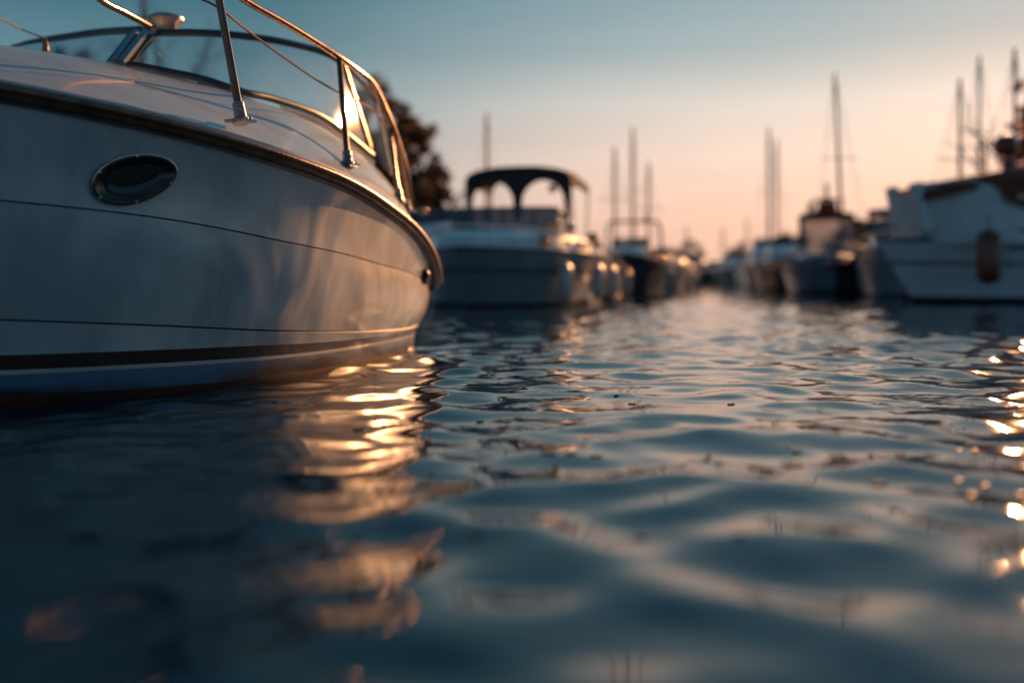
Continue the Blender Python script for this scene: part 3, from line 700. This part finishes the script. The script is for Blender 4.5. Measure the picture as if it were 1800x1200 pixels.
def sail(lbl, p, Y, ztop, lean=0, r_=0.066, B=2.2, hull='white', deg=0, L=7.5, F=.6):
    make_boat('sailboat', lbl, 'sailboat', (px(p, Y), Y, 0), face(deg), L=L, B=B, F=F, Fb=F + .25, hull=hull, cabin=(.3, .7, .55, .32), mast=(.58, ztop, r_, lean), rail=False, sternw=.55, seed=int(p))
sail('sailboat whose lone mast stands just left of the arched canopy', 857, 38, 6.6, r_=0.080)
sail('sailboat with the left mast of the three behind the arch boat', 1078, 42, 5.9)
sail('sailboat with the tallest mast of the three behind the arch boat', 1110, 48, 7.6, r_=0.084)
sail('sailboat with the right mast of the three behind the arch boat', 1137, 45, 5.6)
sail('sailboat with the left mast of the pair rising from the right row', 1347, 55, 8.6, r_=0.094, hull='teal')
sail('sailboat with the right mast of the pair rising from the right row', 1361, 60, 8.7, r_=0.084, hull='grey')
sail('sailboat with a tall leaning mast behind the flybridge cruiser', 1472, 36, 7.7, lean=-.28, r_=0.070, hull='navy')
sail('sailboat with the left mast of the three above the right hand cruiser', 1673, 24, 5.15, r_=0.047, L=5.5, B=1.8, F=.5)
sail('sailboat with the middle mast of the three above the right hand cruiser', 1708, 26.5, 6.25, r_=0.047, L=5.5, B=1.8, F=.5)
sail('sailboat with the right mast of the three above the right hand cruiser', 1768, 20.8, 5.15, r_=0.042, L=4.6, B=1.6, F=.5)
sail('tiny sailboat with a faint mast left of the channel end', 1205, 80, 4.6, r_=0.066)
sail('tiny sailboat with a faint mast right of the channel end', 1268, 88, 4.9, r_=0.066)
sail('tiny sailboat with a faint mast before the pair of tall masts', 1310, 84, 5.6, r_=0.066, hull='grey')

# far boats closing the channel
far = [(1200, 70, 'white', 'leftmost of the far boats where the channel ends'), (1222, 84, 'grey', 'far grey boat second from the left across the channel end'), (1244, 92, 'teal', 'far blue boat in the middle of the channel end'),
       (1266, 84, 'white', 'far pale boat right of the middle of the channel end'), (1288, 74, 'teal', 'far blue boat right across the channel end, before the pair of masts'), (1306, 64, 'navy', 'far navy boat below left of the pair of masts'),
       (1326, 54, 'grey', 'grey boat just left below the pair of masts'), (1352, 46, 'teal', 'blue boat right below the pair of masts'), (1388, 38, 'navy', 'dark cruiser with a tall cabin left beside the flybridge cruiser')]
for i, (p_, Y, c_, lb) in enumerate(far):
    make_boat('motor_cruiser', lb, 'motorboat', (px(p_, Y), Y, 0), face([-12, -18, -9, -14, -6, -12, -16, -8, -12][i]), L=7, B=2.3 + .15 * (i % 3), F=.8 + .1 * (i % 2), Fb=1.15, hull=c_, cabin=(.25, .72, .7, .55 + .22 * ((i * 2) % 3)), screen=(.5, .65, .35, .4), group='boats at the far end of the channel', seed=20 + i)

# right row
fb = make_boat('flybridge_cruiser', 'flybridge cruiser seen bow on with red bow cover and short signal mast', 'motorboat', (px(1455, 31), 31, 0), face(-14), L=7.5, B=2.75, F=.85, Fb=1.05, hull='teal', stripe='navy',
          cabin=(.35, .72, .7, .30), hardtop=(.12, .55, .82, 2.45, 1.25, 'canvas_r'), fenders=0, p=2.5, seed=9)
t = MB()
for z in (2.5, 2.85):
    t.tube([(-1.9, -.5, z), (.2, -.42, z), (.2, .42, z), (-1.9, .5, z)], .034, 6)
for x, y in ((-1.9, -.5), (-1.2, -.48), (-.5, -.45), (.2, -.42), (.2, 0), (.2, .42), (-.5, .45), (-1.2, .48), (-1.9, .5)): t.tube([(x, y, 2.45), (x, y, 2.87)], .026, 5)
t.build('flybridge_rail', M['frame'], fb)
MB().box((-.4, 0, 2.66), (.7, .6, .34), top=.8).build('flybridge_seat', M['canvas_r'], fb, smooth=False)
sm = MB().tube([(-.4, 0, 2.5), (-.4, 0, 3.45)], .03, 8)
for k, z in enumerate((2.95, 3.08, 3.2, 3.32)): sm.lathe((-.4, 0, z), [(0, 0), (.09 - .008 * k, .0), (.09 - .008 * k, .05), (0, .05)], 12)
sm.box((-.4, 0, 2.92), (.1, .5, .05)); sm.build('signal_mast', M['frame'], fb)
MB().lathe((3.66, .0, .84), [(0, -.12), (.2, -.11), (.32, -.03), (.3, .07), (.16, .13), (0, .14)], 18).build('bow_cover', M['red'], fb)

make_boat('hardtop_cruiser', 'blue hardtop cruiser between the flybridge cruiser and the right hand cruiser', 'motorboat', (px(1582, 25.5), 25.5, 0), face(-20), L=7, B=2.3, F=.95, Fb=1.25, hull='teal', cabin=(.3, .76, .72, .45), hardtop=(.10, .5, .8, 2.22, 1.3, 'navy'), fenders=0, seed=10)

# the right hand cruiser, bow to the left, running out of the frame
rb = make_boat('motor_cruiser', 'white cruiser at the right edge, bow to the left, brown fender on its side', 'motorboat', (px(1560, 16.9) + 4.1, 17.9, 0), R(186), L=8.2, B=2.7, F=.98, Fb=1.12, hull='white', bottom='darkred', stripe='navy',
          cabin=(.34, .80, .82, .42), p=2.4, seed=11, sternw=.9, deckm='white', glint_balls=((1.6, 1.02, 2.02, .1), (2.1, 1.06, 1.78, .08)))
# local frame: +x bow
def lb_(x, y, z): return (x, y, z)
wv = MB(); hw = 1.02
sb_ = [(2.9, 0), (2.75, .45), (2.3, .85), (1.4, 1.02), (-.4, 1.05)]
full = [(x, -y) for x, y in reversed(sb_)] + sb_[1:]
b0 = [Vector((x + .05, y, 1.30)) for x, y in full]; t0 = [Vector((x + .45 if x > 0 else x, y * .9, 2.08 + (.06 if x < 1.5 else 0))) for x, y in full]
wv.tube(t0, .03, 8); wv.tube(b0, .03, 8)
for i in (0, 2, 4, 6, 8): wv.tube([b0[i], t0[i]], .024, 6)
w_ = wv.build('windshield', M['white'], rb); MB().grid([b0, t0]).build('glass_pane', M['clear'], w_)
cn = []
for x, z, k in ((3.62, 2.0, .5), (3.2, 2.10, .8), (2.3, 2.28, .98), (.9, 2.44, 1.02), (-.4, 2.50, 1.03), (-1.8, 2.48, 1.03), (-3.0, 2.34, 1.0)):
    cn.append([(x, .98 * k * math.sin(t_), z - .26 + .26 * max(0, math.cos(t_)) ** .6) for t_ in np.linspace(-math.pi / 2, math.pi / 2, 15)])
MB().grid(cn).build('canopy', M['canvas_r'], rb, sharp=60)
for sg in (1, -1):
    MB().grid([[(2.35, sg * 1.07, 1.72), (1.5, sg * 1.10, 1.50), (-1.8, sg * 1.13, 1.42), (-3.2, sg * 1.12, 1.36)], [(2.5, sg * 1.0, 2.0), (1.5, sg * 1.05, 1.9), (-1.8, sg * 1.07, 1.9), (-3.1, sg * 1.06, 1.8)], [(2.55, sg * .99, 2.12), (1.5, sg * 1.01, 2.2), (-1.8, sg * 1.02, 2.24), (-3.0, sg * .98, 2.12)]]).build('side_curtain', M['canvas_r'], rb)
    # moulded feature lines along the cabin side
    MB().tube([(3.0, sg * .62, 1.22), (1.8, sg * 1.12, 1.25), (.2, sg * 1.16, 1.30), (-3.4, sg * 1.16, 1.26)], .018, 6).build('cabin_trim', M['frame'], rb)
MB().grid([[(3.38, -.42, 1.04), (3.48, 0, 1.06), (3.38, .42, 1.04)], [(3.64, -.42, 1.9), (3.74, 0, 1.92), (3.64, .42, 1.9)]]).build('cabin_front', M['white'], rb)
for sg in (1, -1):
    MB().grid([[(3.35, sg * .42, 1.04), (3.0, sg * .66, 1.03), (2.2, sg * 1.0, 1.02), (.8, sg * 1.12, 1.01), (-1.2, sg * 1.14, 1.0), (-3.4, sg * 1.14, 1.0)], [(3.62, sg * .42, 2.02), (3.2, sg * .66, 2.0), (2.6, sg * .93, 2.02), (1.7, sg * 1.03, 1.62), (-.6, sg * 1.04, 1.55), (-3.4, sg * 1.08, 1.42)]]).build('cabin_side', M['white'], rb)
    MB().tube([(3.4, sg * .40, 1.25), (3.62, sg * .42, 2.08)], [.16, .11], 10).build('front_pillar', M['white'], rb)
MB().tube([(2.2, 1.0, .98), (.5, 1.3, .99), (-1.5, 1.35, .98), (-3.8, 1.3, .96)], .03, 6).build('side_strake', M['frame'], rb)

def fender_long(pos, mt, label, r_=.13, h_=.36):
    f = MB().lathe((0, 0, 0), [(0, -h_), (r_ * .5, -h_ * .97), (r_ * .85, -h_ * .88), (r_, -h_ * .72), (r_, h_ * .72), (r_ * .85, h_ * .88), (r_ * .5, h_ * .97), (.03, h_ * 1.06), (0, h_ * 1.08)], 24)
    o = f.build('fender', M[mt], None); o.location = pos; tag(o, label, 'fender'); 
    MB().tube([(0, 0, h_), (.02, .05, h_ + .3)], .012, 6).build('rope', M['rope'], o)
    return o
fender_long((px(1738, 16.35), 16.35, .45 + (488 - 452) * 16.35 / 1750), 'rust', 'long brown fender with pale foot hanging on the right hand cruiser', r_=.185, h_=.44)
# made-up ball and post behind the canopy, for a lens flare and tree
rp = empty('flare_ball', (px(1768, 19), 19, 0)); rp.location.z = 2.0
tag(rp, 'round dark ball on an added pole, standing in for tree and lens flare', 'stand-in ball')
MB().lathe((0, 0, .95), [(0, -.22), (.12, -.20), (.21, -.10), (.235, 0), (.21, .11), (.13, .2), (0, .23)], 24).build('dome', M['rust'], rp)
MB().tube([(0, 0, -1.9), (0, 0, .75)], .05, 8).build('pole', M['frame'], rp)

# ------------------------------------------------------------------ banks
def bank(name, pts, z):
    n = len(pts); v = [(x, y, z) for x, y in pts] + [(x, y, -.6) for x, y in pts]
    f = [tuple(range(n))] + [(i, (i + 1) % n, n + (i + 1) % n, n + i) for i in range(n)]
    tag(obj(name, v, f, M['earth'], smooth=False), kind='structure')
bank('left_bank', [(-9, 12), (-6.5, 18), (-4.2, 29), (-1.9, 40), (1.5, 56), (8, 84), (12, 100), (18, 108), (-150, 300), (-200, 300), (-200, 12)], .42)
bank('right_bank', [(13.0, 22.5), (13.8, 27), (14.4, 32), (15.5, 45), (18, 62), (22, 80), (23, 100), (18, 112), (100, 300), (240, 300), (240, 15), (15.5, 17)], .42)
if 1: bank('far_bank', [(16, 112), (30, 112), (200, 300), (-160, 300)], .5)

# ------------------------------------------------------------------ trees
def tree(name, label, loc, H, crown, leafm, nleaf=4000, bare=False, seed=0, leaf=.13, r0=.16, cat='tree'):
    rd = random.Random(seed); root = empty(name, loc); tag(root, label, cat, None)
    tk = MB(); tips = []
    def limb(p, d, l, r_, lev):
        pts = [p]; q = Vector(p); d = Vector(d)
        for i in range(4):
            d = (d + Vector((rd.uniform(-.18, .18), rd.uniform(-.18, .18), rd.uniform(-.02, .12)))).normalized(); q = q + d * l / 4; pts.append(q.copy())
        tk.tube(pts, [r_ * (1 - .14 * i) for i in range(5)], 6 if lev < 2 else 4, cap=False); tips.extend(pts[2:])
        if lev < (4 if bare else 3):
            for k in range(3 if lev else 5):
                a = rd.uniform(0, 6.28); s_ = rd.choice(pts[2:]) if k else pts[-1]
                nd = (d * .8 + Vector((math.cos(a), math.sin(a), rd.uniform(.0, .5))) * .75).normalized()
                limb(s_, nd, l * rd.uniform(.52, .72), r_ * .48, lev + 1)
    limb(Vector((0, 0, -.3)), (0, 0, 1), H * .5, r0, 0)
    tk.build('trunk', M['bark'], root)
    if not bare:
        v = []; f = []; cl = []
        for c_, r_, w in crown:
            for k in range(int(w)):
                while True:
                    q = Vector((rd.uniform(-1, 1), rd.uniform(-1, 1), rd.uniform(-1, 1)))
                    if q.length < 1: break
                q = q * (.55 + .45 * q.length) if rd.random() < .5 else q.normalized() * rd.uniform(.7, 1.08)
                cl.append(Vector((c_[0] + q.x * r_[0], c_[1] + q.y * r_[1], c_[2] + q.z * r_[2])))
        per = max(1, nleaf // len(cl))
        for c_ in cl:
            sz = rd.uniform(.2, .5) * crown[0][1][0] * .5
            for k in range(per):
                p_ = c_ + Vector((rd.gauss(0, .5), rd.gauss(0, .5), rd.gauss(0, .4))) * sz
                a = Vector((rd.gauss(0, 1), rd.gauss(0, 1), rd.gauss(0, 1))).normalized(); b = a.orthogonal().normalized(); l = leaf * rd.uniform(.6, 1.4)
                n0 = len(v); v += [p_ - a * l, p_ + b * l * .5, p_ + a * l, p_ - b * l * .5]; f.append((n0, n0 + 1, n0 + 2, n0 + 3))
        me = bpy.data.meshes.new('crown'); me.from_pydata([tuple(x) for x in v], [], f); me.materials.append(M[leafm])
        o = bpy.data.objects.new('crown', me); COL.objects.link(o); o.parent = root
    return root
tree('autumn_tree', 'tallest dark brown tree rising behind the near boat rails', (px(672, 36), 36, .4), 7.4, [((-.1, 0, 5.4), (1.35, 1.4, 1.85), 60), ((-.3, 0, 3.6), (1.5, 1.5, 1.8), 50)], 'leaf', 5200, seed=3)
tree('autumn_tree', 'brown tree in the middle of the slope of crowns on the left', (px(722, 35), 35, .4), 5.6, [((0, 0, 4.0), (.95, 1.2, 1.6), 50), ((.1, 0, 2.4), (1.2, 1.3, 1.3), 45)], 'leaf', 4800, seed=4)
tree('autumn_tree', 'lowest brown tree at the right end of the slope of crowns', (px(760, 33), 33, .4), 4.2, [((0, 0, 2.8), (.55, .9, 1.0), 40), ((.0, 0, 1.6), (.9, 1, 1.1), 40)], 'leaf', 3600, seed=5)
tree('bush', 'low dark bush behind the boats left of the arched canopy', (px(800, 31), 31, .4), 1.6, [((0, 0, 1.0), (.7, .6, .9), 30)], 'leaf2', 2500, seed=6, r0=.06, cat='bush')
tree('bare_tree', 'leafless tree seen through the windshield of the near boat', (px(296, 30), 30, .4), 7.2, [], 'leaf', bare=True, seed=12, r0=.26)
tree('autumn_tree', 'dark round tree seen through the left windshield pane', (px(118, 30), 30, .4), 7.0, [((0, 0, 5.6), (1.1, 1, 1.3), 40)], 'leaf', 3500, seed=13)
tree('autumn_tree', 'rust coloured tree at the right edge beside the low sun', (px(1797, 25.5), 25.5, .4), 4.6, [((0, 0, 3.3), (.42, .6, 1.65), 90), ((.15, 0, 1.9), (.75, .7, 1.2), 60)], 'leaf_r', 14000, seed=21, leaf=.07)
tree('autumn_tree', 'rust coloured tree at the right frame edge behind its neighbour', (14.0, 25.8, .4), 5.2, [((0, 0, 3.8), (.8, .6, 1.7), 80), ((.15, 0, 1.9), (.9, .7, 1.2), 60)], 'leaf_r', 14000, seed=22, leaf=.07)  # second tree, mostly out of view, added and sized to block sun glitter
po = empty('lamp_post', (px(252, 30), 30, .4)); tag(po, 'thin dark post standing on the bank above the near windshield', 'post')
MB().tube([(0, 0, 0), (0, 0, 9)], [.11, .07], 8).build('pole', M['frame'], po); MB().lathe((0, 0, 9), [(0, 0), (.16, .0), (.2, .25), (0, .35)], 10).build('lamp_head', M['frame'], po)
# low far trees behind the channel
for i, (p_, Y, hh) in enumerate(((1188, 105, 3.4), (1214, 112, 4.6), (1300, 112, 4.4), (1335, 100, 3.6), (1385, 80, 4.2), (1520, 60, 4.0), (1545, 55, 3.6))):
    tree('bush', ['low tree left of the channel end', 'small clump of trees above the leftmost far boats', 'far trees above the blue far boats', 'far trees left of the pair of tall masts', 'trees right of the pair of tall masts', 'trees in the gap right of the flybridge cruiser', 'bush before the blue hardtop cruiser cabin'][i], (px(p_, Y), Y, .4), hh, [((0, 0, hh * .45), (2.0, 2, hh * .42), 40)], 'leaf2', 2200, seed=40 + i, leaf=.2, r0=.1, cat='tree')

# ------------------------------------------------------------------ light
SUN_AZ, SUN_EL = R(27.9), R(13.4)
sd = Vector((math.sin(SUN_AZ) * math.cos(SUN_EL), math.cos(SUN_AZ) * math.cos(SUN_EL), math.sin(SUN_EL)))
ld = bpy.data.lights.new('sun', 'SUN'); ld.energy = 5.0; ld.angle = R(.53); ld.color = (1, .44, .17)
lo = bpy.data.objects.new('sun', ld); lo.rotation_euler = sd.to_track_quat('Z', 'Y').to_euler(); COL.objects.link(lo)

w = bpy.data.worlds.new('World'); sc.world = w; w.use_nodes = True; nt = w.node_tree; L = nt.links.new
for n in list(nt.nodes): nt.nodes.remove(n)
def N(t, **k):
    n = nt.nodes.new(t)
    for a, b in k.items(): setattr(n, a, b)
    return n
def math_(op, a, b=None, clamp=False):
    n = N('ShaderNodeMath', operation=op, use_clamp=clamp)
    for i, x in enumerate((a, b)):
        if x is None: continue
        if isinstance(x, (int, float)): n.inputs[i].default_value = x
        else: L(x, n.inputs[i])
    return n.outputs[0]
def ramp(stops, fac):
    r = N('ShaderNodeValToRGB'); e = r.color_ramp.elements
    while len(e) < len(stops): e.new(.5)
    for el, (p_, c_) in zip(e, stops): el.position = p_; el.color = (*c_, 1)
    L(fac, r.inputs[0]); return r.outputs[0]
tc = N('ShaderNodeTexCoord'); sep = N('ShaderNodeSeparateXYZ'); L(tc.outputs['Generated'], sep.inputs[0])
x, y, z = sep.outputs
zc = math_('MAXIMUM', z, 0.0)
hl = math_('SQRT', math_('ADD', math_('MULTIPLY', x, x), math_('MULTIPLY', y, y)))
ca = math_('DIVIDE', math_('ADD', math_('MULTIPLY', x, math.sin(SUN_AZ)), math_('MULTIPLY', y, math.cos(SUN_AZ))), math_('MAXIMUM', hl, .001))
mr = N('ShaderNodeMapRange', interpolation_type='SMOOTHSTEP'); mr.inputs[1].default_value = .69; mr.inputs[2].default_value = 1.0; L(ca, mr.inputs[0])
warm = ramp([(0, (.93, .53, .39)), (.06, (.96, .61, .46)), (.115, (.92, .69, .57)), (.17, (.70, .66, .60)), (.22, (.36, .46, .48)), (.29, (.21, .37, .43)), (.48, (.15, .37, .50)), (.68, (.085, .26, .41)), (1, (.02, .09, .18))], zc)
cool = ramp([(0, (.34, .35, .36)), (.10, (.26, .34, .37)), (.17, (.16, .29, .335)), (.27, (.040, .14, .19)), (.5, (.020, .10, .16)), (1, (.012, .06, .11))], zc)
mx = N('ShaderNodeMixRGB'); L(mr.outputs[0], mx.inputs[0]); L(cool, mx.inputs[1]); L(warm, mx.inputs[2])
# glow round the low sun
dt = N('ShaderNodeVectorMath', operation='DOT_PRODUCT'); L(tc.outputs['Generated'], dt.inputs[0]); dt.inputs[1].default_value = (math.sin(SUN_AZ) * math.cos(R(8)), math.cos(SUN_AZ) * math.cos(R(8)), math.sin(R(8)))
gl_ = math_('POWER', math_('MAXIMUM', dt.outputs['Value'], 0), 130.0); gl2 = math_('POWER', math_('MAXIMUM', dt.outputs['Value'], 0), 14.0)
gm = N('ShaderNodeMixRGB', blend_type='ADD'); gm.inputs[0].default_value = 1; 
bk = N('ShaderNodeMapRange', interpolation_type='SMOOTHSTEP'); bk.inputs[1].default_value = -.3; bk.inputs[2].default_value = .6; bk.inputs[3].default_value = 0; bk.inputs[4].default_value = 1; L(ca, bk.inputs[0]); bkc = N('ShaderNodeMixRGB'); bkc.inputs[1].default_value = (.34, .72, .95, 1); bkc.inputs[2].default_value = (1, 1, 1, 1); L(bk.outputs[0], bkc.inputs[0])
bm_ = N('ShaderNodeMixRGB', blend_type='MULTIPLY'); bm_.inputs[0].default_value = 1; L(mx.outputs[0], bm_.inputs[1]); L(bkc.outputs[0], bm_.inputs[2]); L(bm_.outputs[0], gm.inputs[1])
gc = N('ShaderNodeMixRGB', blend_type='MULTIPLY'); gc.inputs[0].default_value = 1; gc.inputs[1].default_value = (.13, .03, .0, 1); L(gl_, gc.inputs[2]); L(gc.outputs[0], gm.inputs[2])
gm2 = N('ShaderNodeMixRGB', blend_type='ADD'); gm2.inputs[0].default_value = 1; L(gm.outputs[0], gm2.inputs[1])
gc2 = N('ShaderNodeMixRGB', blend_type='MULTIPLY'); gc2.inputs[0].default_value = 1; gc2.inputs[1].default_value = (.07, .015, .0, 1); L(gl2, gc2.inputs[2]); L(gc2.outputs[0], gm2.inputs[2])
# thin warm clouds, high and behind the camera
mpp = N('ShaderNodeMapping'); mpp.inputs['Scale'].default_value = (1.6, 1.6, 5.5); mpp.inputs['Rotation'].default_value = (.5, .25, .3); L(tc.outputs['Generated'], mpp.inputs[0])
cn_ = N('ShaderNodeTexNoise'); cn_.inputs['Scale'].default_value = 1.7; cn_.inputs['Detail'].default_value = 6; cn_.inputs['Distortion'].default_value = .8; L(mpp.outputs[0], cn_.inputs['Vector'])
cr = N('ShaderNodeMapRange', interpolation_type='SMOOTHSTEP'); cr.inputs[1].default_value = .54; cr.inputs[2].default_value = .70; L(cn_.outputs['Fac'], cr.inputs[0])
beh = N('ShaderNodeMapRange', interpolation_type='SMOOTHSTEP'); beh.inputs[1].default_value = .25; beh.inputs[2].default_value = -.35; beh.inputs[3].default_value = 0; beh.inputs[4].default_value = 1; L(y, beh.inputs[0])
cm_ = N('ShaderNodeMixRGB'); cm_.inputs[2].default_value = (.42, .27, .20, 1); L(math_('MULTIPLY', math_('MULTIPLY', cr.outputs[0], beh.outputs[0]), .8), cm_.inputs[0]); L(gm2.outputs[0], cm_.inputs[1])
ci = N('ShaderNodeMapping'); ci.inputs['Scale'].default_value = (1.2, 1.2, 9); ci.inputs['Rotation'].default_value = (.0, .06, .0); L(tc.outputs['Generated'], ci.inputs[0])
cx = N('ShaderNodeTexNoise'); cx.inputs['Scale'].default_value = 2.2; cx.inputs['Detail'].default_value = 7; cx.inputs['Distortion'].default_value = .5; L(ci.outputs[0], cx.inputs['Vector'])
cxr = N('ShaderNodeMapRange'); cxr.inputs[1].default_value = .3; cxr.inputs[2].default_value = .7; cxr.inputs[3].default_value = .955; cxr.inputs[4].default_value = 1.05; L(cx.outputs['Fac'], cxr.inputs[0])
cmx = N('ShaderNodeMixRGB', blend_type='MULTIPLY'); cmx.inputs[0].default_value = 1; L(cm_.outputs[0], cmx.inputs[1]); L(cxr.outputs[0], cmx.inputs[2])
bg1 = N('ShaderNodeBackground'); L(cmx.outputs[0], bg1.inputs[0]); bg1.inputs[1].default_value = .61
sky = N('ShaderNodeTexSky', sky_type='NISHITA'); sky.sun_disc = False; sky.sun_elevation = SUN_EL; sky.sun_rotation = SUN_AZ; sky.air_density = 1.4; sky.dust_density = 2.0; sky.ozone_density = 2.0
bg2 = N('ShaderNodeBackground'); L(sky.outputs[0], bg2.inputs[0]); bg2.inputs[1].default_value = .0015
ads = N('ShaderNodeAddShader'); L(bg1.outputs[0], ads.inputs[0]); L(bg2.outputs[0], ads.inputs[1])
ow = N('ShaderNodeOutputWorld'); L(ads.outputs[0], ow.inputs[0])
w.cycles.sampling_method = 'MANUAL'; w.cycles.sample_map_resolution = 512

# ------------------------------------------------------------------ camera and render
cd = bpy.data.cameras.new('camera'); cam = bpy.data.objects.new('camera', cd); COL.objects.link(cam); sc.camera = cam
cam.location = (0, 0, CAM_H); cam.rotation_euler = (R(90), 0, 0)
cd.sensor_width = 36; cd.lens = 35; cd.shift_y = -112 / 1800; cd.clip_start = .05; cd.clip_end = 8000
cd.dof.use_dof = True; cd.dof.focus_distance = 4.1; cd.dof.aperture_fstop = .72; cd.dof.aperture_blades = 0
sc.view_settings.view_transform = 'Standard'; sc.view_settings.look = 'None'; sc.view_settings.exposure = .72; sc.view_settings.gamma = 1
sc.render.engine = 'CYCLES'; sc.cycles.use_denoising = True
try: sc.cycles.denoiser = 'OPENIMAGEDENOISE'
except Exception: pass
sc.cycles.max_bounces = 6; sc.cycles.transparent_max_bounces = 10; sc.cycles.glossy_bounces = 4; sc.cycles.diffuse_bounces = 2
sc.cycles.sample_clamp_indirect = 4; sc.cycles.sample_clamp_direct = 0; sc.cycles.caustics_reflective = True
